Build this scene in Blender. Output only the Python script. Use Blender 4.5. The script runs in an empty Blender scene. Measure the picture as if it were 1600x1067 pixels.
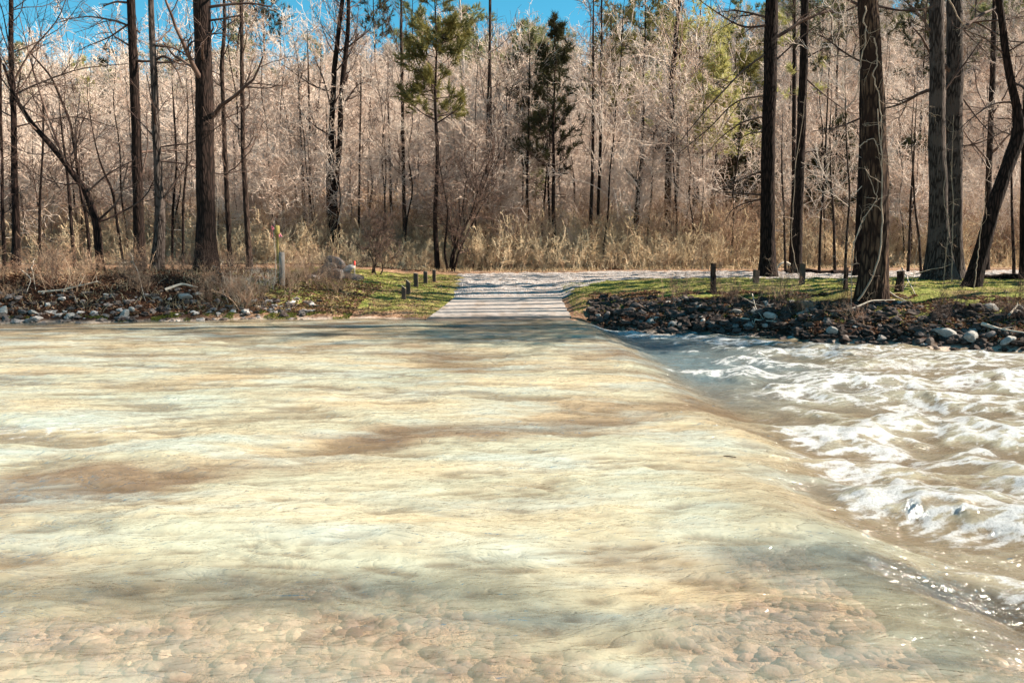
import bpy, math, random
import numpy as np
from mathutils import Vector

# ------------------------------------------------------------------ camera, sky, sun, exposure
SC = bpy.context.scene
COL = SC.collection
FPX = 1155.0                      # focal length in photograph pixels (1600 wide)
EYE = 1.7
PITCH = math.atan2(133.0, FPX)
cam_data = bpy.data.cameras.new('camera')
cam = bpy.data.objects.new('camera', cam_data)
COL.objects.link(cam)
cam_data.sensor_width = 36.0
cam_data.lens = 36.0 * FPX / 1600.0
cam_data.clip_start = 0.05
cam_data.clip_end = 3000
cam.location = (0, 0, EYE)
cam.rotation_euler = (math.pi / 2 - PITCH, 0, 0)
SC.camera = cam

SUN_EL = math.radians(38)
SUN_DIR = Vector((0.995 * math.cos(SUN_EL), 0.09 * math.cos(SUN_EL), math.sin(SUN_EL))).normalized()
SUN_AZ = math.atan2(SUN_DIR.x, SUN_DIR.y)      # from +Y towards +X
world = bpy.data.worlds.new("World")
SC.world = world
world.use_nodes = True
wn, wl = world.node_tree.nodes, world.node_tree.links
wn.clear()
sky = wn.new('ShaderNodeTexSky')
sky.sky_type = 'NISHITA'
sky.sun_disc = False
sky.sun_elevation = SUN_EL
sky.sun_rotation = SUN_AZ
sky.altitude = 1500
sky.air_density = 1.0
sky.dust_density = 0.05
sky.ozone_density = 1.0
hsv = wn.new('ShaderNodeHueSaturation')
hsv.inputs['Hue'].default_value = 0.465
hsv.inputs['Saturation'].default_value = 1.38
bg = wn.new('ShaderNodeBackground')
bg.inputs['Strength'].default_value = 0.062
wo = wn.new('ShaderNodeOutputWorld')
wl.new(sky.outputs[0], hsv.inputs['Color'])
wl.new(hsv.outputs[0], bg.inputs['Color'])
wl.new(bg.outputs[0], wo.inputs[0])

sun_data = bpy.data.lights.new('sun', 'SUN')
sun_data.energy = 5.0
sun_data.angle = math.radians(0.5)
sun_data.color = (1.0, 0.90, 0.75)
sun = bpy.data.objects.new('sun', sun_data)
COL.objects.link(sun)
sun.rotation_euler = SUN_DIR.to_track_quat('Z', 'Y').to_euler()
sun.location = (30, 10, 30)

SC.view_settings.view_transform = 'Standard'
SC.view_settings.look = 'None'
SC.view_settings.exposure = 1.65
SC.view_settings.gamma = 1.0
SC.cycles.max_bounces = 5
SC.cycles.diffuse_bounces = 4
SC.cycles.glossy_bounces = 2
SC.cycles.transparent_max_bounces = 6
SC.cycles.transmission_bounces = 2
SC.cycles.sample_clamp_indirect = 4
SC.cycles.use_denoising = True

rng = np.random.default_rng(11)
random.seed(5)

# ------------------------------------------------------------------ pixel -> place
def ray(px, py):
    F = np.array([0, math.cos(PITCH), -math.sin(PITCH)])
    U = np.array([0, math.sin(PITCH), math.cos(PITCH)])
    return np.array([1.0, 0, 0]) * (px - 800) + F * FPX + U * (533.5 - py)

def at(px, py, Y):
    d = ray(px, py)
    return np.array([0, 0, EYE]) + d * (Y / d[1])

# ------------------------------------------------------------------ numpy noise
def _h(ix, iy, iz, s):
    n = (ix.astype(np.int64) * 374761393 + iy.astype(np.int64) * 668265263 + iz.astype(np.int64) * 2147483647 + s * 1274126177) & 0x7fffffff
    n = ((n ^ (n >> 13)) * 1274126177) & 0x7fffffff
    return ((n ^ (n >> 16)) & 0xffff) / 65535.0

def noise2(x, y, s=0):
    x = np.asarray(x, float); y = np.asarray(y, float)
    ix, iy = np.floor(x), np.floor(y)
    fx, fy = x - ix, y - iy
    ux, uy = fx * fx * fx * (fx * (fx * 6 - 15) + 10), fy * fy * fy * (fy * (fy * 6 - 15) + 10)
    z = np.zeros_like(ix)
    def g(a, b):
        th = _h(ix + a, iy + b, z, s) * 2 * np.pi
        return np.cos(th) * (fx - a) + np.sin(th) * (fy - b)
    a, b, c, d = g(0, 0), g(1, 0), g(0, 1), g(1, 1)
    return (a + (b - a) * ux + (c - a) * uy + (a - b - c + d) * ux * uy) * 1.5

def fbm(x, y, o=4, s=0, gain=0.5):
    v = 0; a = 1.0; f = 1.0
    for i in range(o):
        v = v + a * noise2(x * f + 13.7 * i, y * f - 7.1 * i, s + i)
        a *= gain; f *= 2.03
    return v

def ridged(x, y, o=4, s=0):
    v = 0; a = 1.0; f = 1.0
    for i in range(o):
        q = np.abs(noise2(x * f + 5.7 * i, y * f + 9.1 * i, s + i))
        v = v + a * (1 - 2.4 * q / (1 + 1.3 * q))
        a *= 0.5; f *= 2.1
    return v / 2

def sstep(a, b, x):
    t = np.clip((x - a) / (b - a), 0, 1)
    return t * t * (3 - 2 * t)

# ------------------------------------------------------------------ object helpers
def tag(o, label=None, cat=None, group=None, kind=None):
    if label: o['label'] = label
    if cat: o['category'] = cat
    if group: o['group'] = group
    if kind: o['kind'] = kind
    return o

class Geo:
    """collects vertex / face arrays (quads and tris) with a material slot each"""
    def __init__(self):
        self.V = []; self.Q = []; self.T = []; self.QM = []; self.TM = []; self.n = 0
    def add(self, V, Q=None, T=None, mat=0):
        V = np.asarray(V, float).reshape(-1, 3)
        if Q is not None and len(Q):
            self.Q.append(np.asarray(Q) + self.n); self.QM.append(np.full(len(Q), mat))
        if T is not None and len(T):
            self.T.append(np.asarray(T) + self.n); self.TM.append(np.full(len(T), mat))
        self.V.append(V); self.n += len(V)
        return self
    def merge(self, g, mat=0, M=None, off=None):
        V = np.concatenate(g.V) if g.V else np.zeros((0, 3))
        if M is not None: V = V @ M.T
        if off is not None: V = V + off
        Q = np.concatenate(g.Q) if g.Q else None
        T = np.concatenate(g.T) if g.T else None
        return self.add(V, Q, T, mat)
    def mesh(self, name, mats, smooth=True):
        V = np.concatenate(self.V) if self.V else np.zeros((0, 3))
        Q = np.concatenate(self.Q) if self.Q else np.zeros((0, 4), int)
        T = np.concatenate(self.T) if self.T else np.zeros((0, 3), int)
        me = bpy.data.meshes.new(name)
        me.vertices.add(len(V)); me.vertices.foreach_set('co', V.astype(np.float32).ravel())
        nl = Q.size + T.size
        me.loops.add(nl)
        me.loops.foreach_set('vertex_index', np.concatenate([Q.ravel(), T.ravel()]).astype(np.int32))
        np_ = len(Q) + len(T)
        me.polygons.add(np_)
        st = np.concatenate([np.arange(len(Q)) * 4, Q.size + np.arange(len(T)) * 3]).astype(np.int32)
        me.polygons.foreach_set('loop_start', st)
        mi = np.concatenate(self.QM + self.TM) if (self.QM or self.TM) else np.zeros(0)
        me.polygons.foreach_set('material_index', mi.astype(np.int32))
        me.polygons.foreach_set('use_smooth', np.full(np_, smooth))
        me.update(calc_edges=True)
        me.validate(clean_customdata=False)
        for m in (mats if isinstance(mats, (list, tuple)) else [mats]): me.materials.append(m)
        return me

def obj(name, geo, mats, parent=None, smooth=True, link=True):
    me = geo.mesh(name, mats, smooth) if isinstance(geo, Geo) else geo
    o = bpy.data.objects.new(name, me)
    if link: COL.objects.link(o)
    if parent: o.parent = parent
    return o

def empty(name, loc=(0, 0, 0), rz=0.0):
    o = bpy.data.objects.new(name, None)
    COL.objects.link(o); o.location = loc; o.rotation_euler = (0, 0, rz)
    o.empty_display_size = 0.2
    return o

def copy_tree(o, parent=None):
    c = o.copy(); COL.objects.link(c)
    if parent is not None: c.parent = parent
    for ch in list(o.children): copy_tree(ch, c)
    return c

def norm(v): return v / np.maximum(np.linalg.norm(v, axis=-1, keepdims=True), 1e-9)

def tubes(geo, P, R, s=3, mat=0, cap=False, rough=0.0, seed=0):
    """P (m,k,3) polylines with radii R (m,k): one tapering tube each"""
    P = np.asarray(P, float); R = np.asarray(R, float)
    if P.ndim == 2: P = P[None]; R = R[None]
    m, k, _ = P.shape
    if m == 0: return geo
    T = norm(np.gradient(P, axis=1))
    Tm = norm(T.mean(axis=1))
    ref = np.where(np.abs(Tm[:, 2:3]) < 0.8, np.array([[0, 0, 1.0]]), np.array([[1.0, 0.13, 0]]))[:, None, :]
    N = norm(np.cross(T, np.broadcast_to(ref, T.shape)))
    B = np.cross(T, N)
    a = np.arange(s) * 2 * np.pi / s
    RR = R[:, :, None] * np.ones(s)
    if rough > 0:
        zz = np.cumsum(np.linalg.norm(np.diff(P, axis=1, prepend=P[:, :1]), axis=2), axis=1)[:, :, None]
        ca = np.cos(a) * 2.2; sa = np.sin(a) * 2.2
        n1 = noise2(a * s / 5.0 * np.ones_like(zz), zz * 1.1 + seed * 3.3, seed) + 0.6 * noise2(a * s / 2.2 * np.ones_like(zz), zz * 3.2, seed + 1)
        n2 = noise2(ca + zz * 0.6, sa + zz * 0.4, seed + 2)
        RR = RR * (1 + rough * n1 + rough * 1.2 * n2)
    ring = P[:, :, None, :] + RR[..., None] * (np.cos(a)[:, None] * N[:, :, None, :] + np.sin(a)[:, None] * B[:, :, None, :])
    V = ring.reshape(-1, 3)
    mi, ki, si = np.meshgrid(np.arange(m), np.arange(k - 1), np.arange(s), indexing='ij')
    b = mi * k * s + ki * s
    s2 = (si + 1) % s
    Q = np.stack([b + si, b + s2, b + s + s2, b + s + si], -1).reshape(-1, 4)
    geo.add(V, Q, None, mat)
    if cap:
        for i in range(m):
            base = geo.n - len(V) + i * k * s
            top = base + (k - 1) * s
            c = P[i, -1]
            geo.add([c], None, None, mat)
            ci = geo.n - 1
            geo.T.append(np.array([[top + j, top + (j + 1) % s, ci] for j in range(s)])); geo.TM.append(np.full(s, mat))
    return geo

def grow(rng, P, R, L, n, t0, t1, ang, dang, lr, rr, k, up=0.1, wig=0.15, taper=0.3, tpow=1.0, lfall=0.5, rmin=0.003, up_ang=None):
    """n children on each parent polyline"""
    m, kp, _ = P.shape
    t = t0 + (t1 - t0) * rng.random((m, n)) ** tpow
    f = t * (kp - 1); i = np.minimum(f.astype(int), kp - 2); w = (f - i)[..., None]
    idx = np.arange(m)[:, None]
    start = P[idx, i] * (1 - w) + P[idx, i + 1] * w
    r0 = R[idx, i] * (1 - w[..., 0]) + R[idx, i + 1] * w[..., 0]
    tan = norm(P[idx, i + 1] - P[idx, i])
    rnd = norm(rng.normal(size=(m, n, 3)))
    perp = norm(np.cross(tan, rnd))
    th = ang + dang * rng.normal(size=(m, n))
    d = norm(np.cos(th)[..., None] * tan + np.sin(th)[..., None] * perp)
    tt = (t - t0) / max(t1 - t0, 1e-6)
    Lc = L[:, None] * lr * (1 - lfall * tt) * (0.6 + 0.7 * rng.random((m, n)))
    r = np.maximum(r0 * rr * (0.7 + 0.5 * rng.random((m, n))), rmin)
    M = m * n
    d = d.reshape(M, 3); start = start.reshape(M, 3); Lc = Lc.reshape(M); r = r.reshape(M)
    C = np.zeros((M, k, 3)); C[:, 0] = start
    cur = d
    for j in range(1, k):
        cur = norm(cur + wig * rng.normal(size=(M, 3)) + np.array([0, 0, up]))
        C[:, j] = C[:, j - 1] + cur * (Lc / (k - 1))[:, None]
    RR = r[:, None] * np.linspace(1, taper, k)[None]
    return C, np.maximum(RR, rmin * 0.7), Lc

def ico(sub=2):
    t = (1 + 5 ** 0.5) / 2
    v = np.array([[-1, t, 0], [1, t, 0], [-1, -t, 0], [1, -t, 0], [0, -1, t], [0, 1, t], [0, -1, -t], [0, 1, -t], [t, 0, -1], [t, 0, 1], [-t, 0, -1], [-t, 0, 1]])
    f = [[0, 11, 5], [0, 5, 1], [0, 1, 7], [0, 7, 10], [0, 10, 11], [1, 5, 9], [5, 11, 4], [11, 10, 2], [10, 7, 6], [7, 1, 8], [3, 9, 4], [3, 4, 2], [3, 2, 6], [3, 6, 8], [3, 8, 9], [4, 9, 5], [2, 4, 11], [6, 2, 10], [8, 6, 7], [9, 8, 1]]
    v = [list(x) for x in norm(v.astype(float))]
    for _ in range(sub):
        cache = {}; nf = []
        def mid(a, b):
            key = (min(a, b), max(a, b))
            if key not in cache:
                p = np.array(v[a]) + np.array(v[b]); p /= np.linalg.norm(p)
                v.append(list(p)); cache[key] = len(v) - 1
            return cache[key]
        for a, b, c in f:
            x, y, z = mid(a, b), mid(b, c), mid(c, a)
            nf += [[a, x, z], [b, y, x], [c, z, y], [x, y, z]]
        f = nf
    return np.array(v), np.array(f)

def grid_geo(xs, ys, zfun, mat=0):
    X, Y = np.meshgrid(xs, ys)
    Z = zfun(X, Y)
    V = np.stack([X, Y, Z], -1).reshape(-1, 3)
    nx, ny = len(xs), len(ys)
    j, i = np.meshgrid(np.arange(ny - 1), np.arange(nx - 1), indexing='ij')
    b = (j * nx + i).ravel()
    Q = np.stack([b, b + 1, b + nx + 1, b + nx], -1)
    g = Geo(); g.add(V, Q, None, mat)
    return g, X, Y, Z

# ------------------------------------------------------------------ materials
def mat_new(name):
    m = bpy.data.materials.new(name); m.use_nodes = True
    nt = m.node_tree; nt.nodes.clear()
    return m, nt.nodes, nt.links

class NB:
    """small node-building helper"""
    def __init__(self, name):
        self.m, self.n, self.l = mat_new(name)
    def new(self, t, **kw):
        x = self.n.new(t)
        for k, v in kw.items(): setattr(x, k, v)
        return x
    def link(self, a, b): self.l.new(a, b)
    def coord(self, kind='Object'):
        return self.new('ShaderNodeTexCoord').outputs[kind]
    def pos(self): return self.new('ShaderNodeNewGeometry').outputs['Position']
    def mapping(self, src, scale=(1, 1, 1), rot=(0, 0, 0), loc=(0, 0, 0)):
        x = self.new('ShaderNodeMapping'); self.link(src, x.inputs['Vector'])
        x.inputs['Scale'].default_value = scale; x.inputs['Rotation'].default_value = rot; x.inputs['Location'].default_value = loc
        return x.outputs[0]
    def noise(self, src, scale=5, detail=4, rough=0.55, dist=0.0, ntype=None):
        x = self.new('ShaderNodeTexNoise'); self.link(src, x.inputs['Vector'])
        x.inputs['Scale'].default_value = scale; x.inputs['Detail'].default_value = detail
        x.inputs['Roughness'].default_value = rough; x.inputs['Distortion'].default_value = dist
        if ntype: x.noise_type = ntype
        return x.outputs['Fac']
    def voronoi(self, src, scale=5, feature='F1', out='Distance', rnd=1.0):
        x = self.new('ShaderNodeTexVoronoi'); x.feature = feature
        self.link(src, x.inputs['Vector']); x.inputs['Scale'].default_value = scale; x.inputs['Randomness'].default_value = rnd
        return x.outputs[out]
    def ramp(self, src, stops, interp='LINEAR'):
        x = self.new('ShaderNodeValToRGB'); self.link(src, x.inputs[0])
        cr = x.color_ramp; cr.interpolation = interp
        while len(cr.elements) < len(stops): cr.elements.new(0.5)
        for e, (p, c) in zip(cr.elements, stops):
            e.position = p; e.color = (c, c, c, 1) if isinstance(c, (int, float)) else (c[0], c[1], c[2], 1)
        return x.outputs[0]
    def mix(self, fac, a, b, mode='MIX'):
        x = self.new('ShaderNodeMix'); x.data_type = 'RGBA'; x.blend_type = mode
        for s, v in ((x.inputs[0], fac), (x.inputs[6], a), (x.inputs[7], b)):
            if isinstance(v, (int, float)): s.default_value = v
            elif isinstance(v, tuple): s.default_value = (v[0], v[1], v[2], 1)
            else: self.link(v, s)
        return x.outputs[2]
    def math(self, op, a, b=0.0, c=None, clamp=False):
        x = self.new('ShaderNodeMath'); x.operation = op; x.use_clamp = clamp
        for s, v in zip(x.inputs, (a, b, c)):
            if v is None: continue
            if isinstance(v, (int, float)): s.default_value = v
            else: self.link(v, s)
        return x.outputs[0]
    def attr(self, name):
        x = self.new('ShaderNodeAttribute'); x.attribute_name = name
        return x.outputs['Fac']
    def bump(self, h, strength=0.5, dist=0.02, normal=None):
        x = self.new('ShaderNodeBump'); self.link(h, x.inputs['Height'])
        x.inputs['Strength'].default_value = strength; x.inputs['Distance'].default_value = dist
        if normal is not None: self.link(normal, x.inputs['Normal'])
        return x.outputs[0]
    def bsdf(self, color, rough=0.9, normal=None, spec=0.25, ior=None):
        x = self.new('ShaderNodeBsdfPrincipled')
        if isinstance(color, tuple): x.inputs['Base Color'].default_value = (*color, 1)
        else: self.link(color, x.inputs['Base Color'])
        if isinstance(rough, (int, float)): x.inputs['Roughness'].default_value = rough
        else: self.link(rough, x.inputs['Roughness'])
        x.inputs['Specular IOR Level'].default_value = spec
        if ior: x.inputs['IOR'].default_value = ior
        if normal is not None: self.link(normal, x.inputs['Normal'])
        return x
    def out(self, shader):
        o = self.new('ShaderNodeOutputMaterial'); self.link(shader, o.inputs['Surface']); return self.m

def objrand(b): return b.new('ShaderNodeObjectInfo').outputs['Random']

def bark_mat(name, c1, c2, c3=None, vscale=9, stretch=0.16, bump=0.9, patch=None):
    b = NB(name)
    p = b.mapping(b.coord('Object'), (1, 1, stretch))
    n = b.noise(p, vscale, 6, 0.68, 0.4)
    v = b.voronoi(p, vscale * 1.6, 'DISTANCE_TO_EDGE')
    vv = b.ramp(v, [(0.0, 0.0), (0.22, 1.0)])
    f = b.math('MULTIPLY', n, vv)
    col = b.ramp(f, [(0.12, c1), (0.62, c2)])
    if c3:
        big = b.noise(b.coord('Object'), 1.3, 5, 0.65)
        col = b.mix(b.ramp(big, [(0.50, 0.0), (0.60, 1.0)]), col, c3)
    r = objrand(b)
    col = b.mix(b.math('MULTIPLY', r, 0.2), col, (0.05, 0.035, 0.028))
    s = b.bsdf(col, 0.95, b.bump(f, bump, 0.03), 0.1)
    return b.out(s.outputs[0])

def twig_mat(name, c1, c2, c3):
    b = NB(name)
    r = objrand(b)
    n = b.noise(b.coord('Object'), 0.9, 2, 0.6)
    col = b.mix(b.ramp(r, [(0.1, 0.0), (0.9, 1.0)]), c1, c2)
    col = b.mix(b.ramp(n, [(0.42, 0.0), (0.62, 1.0)]), col, c3)
    s = b.bsdf(col, 0.85, None, 0.15)
    return b.out(s.outputs[0])

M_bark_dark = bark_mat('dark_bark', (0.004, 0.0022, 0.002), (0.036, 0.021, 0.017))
M_bark_mid = bark_mat('brown_bark', (0.010, 0.006, 0.005), (0.085, 0.055, 0.042))
M_bark_grey = bark_mat('grey_bark', (0.014, 0.010, 0.009), (0.105, 0.083, 0.072), (0.085, 0.066, 0.058))
M_bark_big = bark_mat('patched_bark', (0.014, 0.007, 0.005), (0.11, 0.065, 0.040), (0.025, 0.013, 0.009), vscale=7)
M_bark_pale = bark_mat('pale_bark', (0.22, 0.18, 0.16), (0.62, 0.54, 0.48), vscale=12)
M_twig = twig_mat('forest_twigs', (0.67, 0.52, 0.43), (0.38, 0.26, 0.20), (0.71, 0.59, 0.50))
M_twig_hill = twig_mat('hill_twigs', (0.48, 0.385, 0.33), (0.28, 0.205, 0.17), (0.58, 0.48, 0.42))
M_twig_brush = twig_mat('brush_twigs', (0.72, 0.54, 0.33), (0.80, 0.64, 0.43), (0.34, 0.21, 0.13))
M_twig_dark = twig_mat('dark_twigs', (0.035, 0.02, 0.017), (0.075, 0.046, 0.036), (0.14, 0.09, 0.07))
M_twig_pale = twig_mat('pale_twigs', (0.60, 0.50, 0.42), (0.50, 0.38, 0.29), (0.70, 0.60, 0.50))

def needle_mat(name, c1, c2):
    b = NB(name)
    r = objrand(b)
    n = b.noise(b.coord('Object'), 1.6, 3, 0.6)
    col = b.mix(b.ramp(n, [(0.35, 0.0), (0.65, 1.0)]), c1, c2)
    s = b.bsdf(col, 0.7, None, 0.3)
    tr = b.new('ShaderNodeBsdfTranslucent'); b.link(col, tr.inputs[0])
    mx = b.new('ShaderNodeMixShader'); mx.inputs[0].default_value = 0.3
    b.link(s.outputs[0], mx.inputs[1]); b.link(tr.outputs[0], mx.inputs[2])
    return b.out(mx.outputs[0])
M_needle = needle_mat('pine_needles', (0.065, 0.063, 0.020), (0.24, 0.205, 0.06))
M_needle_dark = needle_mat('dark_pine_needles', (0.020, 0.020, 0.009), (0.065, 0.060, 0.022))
M_needle_yel = needle_mat('yellow_pine_needles', (0.33, 0.31, 0.10), (0.50, 0.46, 0.19))
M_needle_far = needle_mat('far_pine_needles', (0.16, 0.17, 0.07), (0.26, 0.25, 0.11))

def ground_mat():
    b = NB('ground')
    p = b.pos()
    n1 = b.noise(p, 0.9, 6, 0.65); n2 = b.noise(p, 14, 5, 0.7); n3 = b.noise(p, 3.2, 4, 0.6)
    litter = b.ramp(n2, [(0.3, (0.06, 0.028, 0.018)), (0.48, (0.20, 0.105, 0.06)), (0.62, (0.42, 0.27, 0.17)), (0.75, (0.55, 0.42, 0.30))])
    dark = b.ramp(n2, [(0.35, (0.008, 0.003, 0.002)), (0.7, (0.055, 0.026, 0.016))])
    litter = b.mix(b.ramp(n1, [(0.42, 0.0), (0.58, 1.0)]), litter, b.mix(0.5, litter, dark))
    hill = b.ramp(n2, [(0.3, (0.20, 0.13, 0.10)), (0.5, (0.36, 0.26, 0.20)), (0.7, (0.50, 0.38, 0.30))])
    g = b.ramp(b.noise(p, 9, 5, 0.7), [(0.3, (0.045, 0.055, 0.012)), (0.5, (0.15, 0.17, 0.035)), (0.62, (0.36, 0.33, 0.10)), (0.75, (0.55, 0.45, 0.22))])
    gf = b.math('MULTIPLY', b.attr('grass'), b.ramp(b.math('ADD', b.math('MULTIPLY', n3, 0.6), b.math('MULTIPLY', n2, 0.4)), [(0.36, 0.25), (0.52, 1.0)]))
    col = b.mix(b.attr('hill'), litter, hill)
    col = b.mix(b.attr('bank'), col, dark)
    col = b.mix(gf, col, g)
    # river bed: cobbles
    vp = b.mapping(p, (1, 1.25, 1))
    vc = b.voronoi(vp, 9.0, 'F1', 'Color'); ve = b.voronoi(vp, 9.0, 'DISTANCE_TO_EDGE')
    vc2 = b.voronoi(vp, 3.7, 'F1', 'Color')
    sep = b.new('ShaderNodeSeparateColor'); b.link(vc, sep.inputs[0])
    sep2 = b.new('ShaderNodeSeparateColor'); b.link(vc2, sep2.inputs[0])
    stone = b.ramp(sep.outputs[0], [(0.0, (0.14, 0.10, 0.10)), (0.3, (0.30, 0.21, 0.17)), (0.6, (0.44, 0.33, 0.25)), (0.85, (0.22, 0.18, 0.19)), (1.0, (0.62, 0.50, 0.38))])
    stone2 = b.ramp(sep2.outputs[0], [(0.0, (0.20, 0.15, 0.14)), (0.5, (0.5, 0.38, 0.3)), (1.0, (0.62, 0.5, 0.4))])
    stone = b.mix(0.45, stone, stone2)
    stone = b.mix(b.ramp(ve, [(0.0, 0.7), (0.09, 0.0)]), stone, (0.10, 0.07, 0.06))
    stone = b.mix(0.5, stone, b.ramp(n2, [(0.3, (0.25, 0.18, 0.15)), (0.7, (0.7, 0.58, 0.45))]))
    col = b.mix(b.attr('bed'), col, stone)
    h = b.math('ADD', n2, b.math('MULTIPLY', n3, 0.7))
    s = b.bsdf(col, 0.95, b.bump(h, 0.9, 0.05), 0.1)
    return b.out(s.outputs[0])
M_ground = ground_mat()

def concrete_mat():
    b = NB('worn_concrete'); p = b.pos()
    n = b.noise(p, 5, 6, 0.7); n2 = b.noise(p, 60, 3, 0.6)
    n3 = b.noise(b.mapping(p, (0.25, 2.2, 1)), 1.6, 4, 0.6)
    col = b.ramp(n, [(0.3, (0.20, 0.17, 0.155)), (0.6, (0.345, 0.30, 0.27))])
    col = b.mix(b.ramp(n2, [(0.55, 0.0), (0.7, 0.6)]), col, (0.20, 0.16, 0.14))
    col = b.mix(b.ramp(n3, [(0.5, 0.0), (0.66, 0.55)]), col, (0.30, 0.24, 0.21))
    sx = b.new('ShaderNodeSeparateXYZ'); b.link(p, sx.inputs[0])
    wet = b.ramp(b.math('ADD', b.math('ADD', sx.outputs[2], 0.2), b.math('MULTIPLY', b.math('SUBTRACT', n, 0.5), 0.12)), [(0.06, 0.0), (0.14, 1.0), (0.23, 1.0), (0.30, 0.0)])
    col = b.mix(wet, col, (0.12, 0.09, 0.07))
    mud = b.noise(b.mapping(p, (1.3, .5, 1)), 1.2, 6, 0.7)
    col = b.mix(b.ramp(mud, [(0.52, 0.0), (0.68, 0.7)]), col, (0.20, 0.14, 0.10))
    sunk = b.ramp(b.math('ADD', sx.outputs[2], 0.3), [(0.08, 1.0), (0.16, 0.0)])
    col = b.mix(sunk, col, b.ramp(n, [(0.35, (0.40, 0.31, 0.25)), (0.6, (0.58, 0.46, 0.36))]))
    s = b.bsdf(col, 0.9, b.bump(b.math('ADD', n, n2), 0.5, 0.01), 0.2)
    return b.out(s.outputs[0])
M_concrete = concrete_mat()

def gravel_mat():
    b = NB('pale_gravel'); p = b.pos()
    v = b.voronoi(p, 24, 'F1', 'Color'); sep = b.new('ShaderNodeSeparateColor'); b.link(v, sep.inputs[0])
    e = b.voronoi(p, 24, 'F1')
    col = b.ramp(sep.outputs[0], [(0.0, (0.10, 0.08, 0.075)), (0.4, (0.29, 0.25, 0.23)), (1.0, (0.56, 0.50, 0.47))])
    n = b.noise(p, 1.3, 5, 0.65)
    col = b.mix(b.ramp(n, [(0.5, 0.0), (0.68, 0.55)]), col, (0.34, 0.24, 0.18))
    s = b.bsdf(col, 0.95, b.bump(b.math('MULTIPLY', e, -1.0), 1.0, 0.04), 0.15)
    return b.out(s.outputs[0])
M_gravel = gravel_mat()

def rock_mat():
    b = NB('river_rock'); p = b.coord('Object'); r = objrand(b)
    n = b.noise(p, 3, 6, 0.7)
    c1 = b.ramp(r, [(0.0, (0.10, 0.08, 0.075)), (0.35, (0.20, 0.17, 0.16)), (0.6, (0.06, 0.045, 0.04)), (0.8, (0.22, 0.16, 0.13)), (1.0, (0.50, 0.46, 0.43))])
    col = b.mix(b.ramp(n, [(0.35, 0.6), (0.6, 0.0)]), c1, (0.10, 0.085, 0.075))
    s = b.bsdf(col, 0.9, b.bump(n, 0.6, 0.05), 0.12)
    return b.out(s.outputs[0])
M_rock = rock_mat()
M_rock_pale = None

def simple(name, c, rough=0.8, var=0.4, scale=6, spec=0.2):
    b = NB(name)
    n = b.noise(b.coord('Object'), scale, 5, 0.65)
    c2 = tuple(x * (1 - var) for x in c)
    s = b.bsdf(b.ramp(n, [(0.35, c2), (0.65, c)]), rough, b.bump(n, 0.3, 0.01), spec)
    return b.out(s.outputs[0])
M_post = simple('weathered_timber', (0.10, 0.07, 0.055), 0.9)
M_post_top = simple('pale_timber_top', (0.60, 0.52, 0.44), 0.9)  # top face paler than the sides
M_white = simple('white_marker_paint', (0.20, 0.17, 0.15), 0.6, 0.25)
M_yellow = simple('yellow_marker_paint', (0.30, 0.22, 0.07), 0.8, 0.2)
M_pink = simple('pink_flagging', (0.85, 0.22, 0.30), 0.6, 0.2)
M_red = simple('red_tape', (0.75, 0.08, 0.06), 0.6, 0.2)
M_tyre = simple('old_rubber', (0.03, 0.03, 0.03), 0.7, 0.3)
M_deadwood = simple('bleached_wood', (0.62, 0.52, 0.42), 0.9, 0.45, 9)
M_darkwood = simple('wet_dark_wood', (0.05, 0.03, 0.02), 0.8, 0.4)

def leafcol(name, stops, trans=0.25):
    b = NB(name)
    n = b.noise(b.pos(), 7.0, 3, 0.8)
    w = b.new('ShaderNodeTexWhiteNoise'); w.noise_dimensions = '3D'
    g = b.new('ShaderNodeNewGeometry')
    r = g.outputs['Random Per Island']
    col = b.ramp(b.math('ADD', b.math('MULTIPLY', r, 0.75), b.math('MULTIPLY', n, 0.3)), stops)
    s = b.bsdf(col, 0.8, None, 0.15)
    tr = b.new('ShaderNodeBsdfTranslucent'); b.link(col, tr.inputs[0])
    mx = b.new('ShaderNodeMixShader'); mx.inputs[0].default_value = trans
    b.link(s.outputs[0], mx.inputs[1]); b.link(tr.outputs[0], mx.inputs[2])
    return b.out(mx.outputs[0])
M_leaf = leafcol('fallen_leaves', [(0.1, (0.03, 0.012, 0.008)), (0.45, (0.11, 0.045, 0.026)), (0.75, (0.26, 0.14, 0.08)), (1.0, (0.52, 0.38, 0.26))])
M_grass = leafcol('green_grass', [(0.1, (0.05, 0.07, 0.012)), (0.5, (0.17, 0.20, 0.035)), (0.8, (0.36, 0.34, 0.09)), (1.0, (0.62, 0.52, 0.28))], 0.35)
M_drygrass = leafcol('dry_grass', [(0.1, (0.26, 0.15, 0.08)), (0.5, (0.52, 0.38, 0.22)), (1.0, (0.72, 0.58, 0.38))], 0.35)
M_moss = leafcol('bank_moss', [(0.1, (0.03, 0.035, 0.008)), (0.6, (0.13, 0.14, 0.025)), (1.0, (0.26, 0.25, 0.06))], 0.2)

# ------------------------------------------------------------------ the ground
WD = -0.28                                    # level of the water below the ford's edge
WLX = [-60, -30, -13, -7, -4, -2.3, 1.6, 2.2, 4.9, 7.5, 10.8, 16, 30, 60]
WLY = [14.5, 17.0, 18.7, 20.1, 20.3, 19.9, 19.5, 19.9, 18.8, 17.3, 15.5, 13.2, 9.5, 6.0]
def waterline(x): return np.interp(x, WLX, WLY) + 0.10 * np.sin(x * 1.3) + 0.06 * np.sin(x * 3.1 + 1) + (0.16 * noise2(x * 1.7, x * 0 + 3, 61) + 0.09 * noise2(x * 5.1, x * 0 + 7, 62)) * (1 - sstep(-3.6, -2.5, x) * sstep(2.6, 1.9, x))

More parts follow.
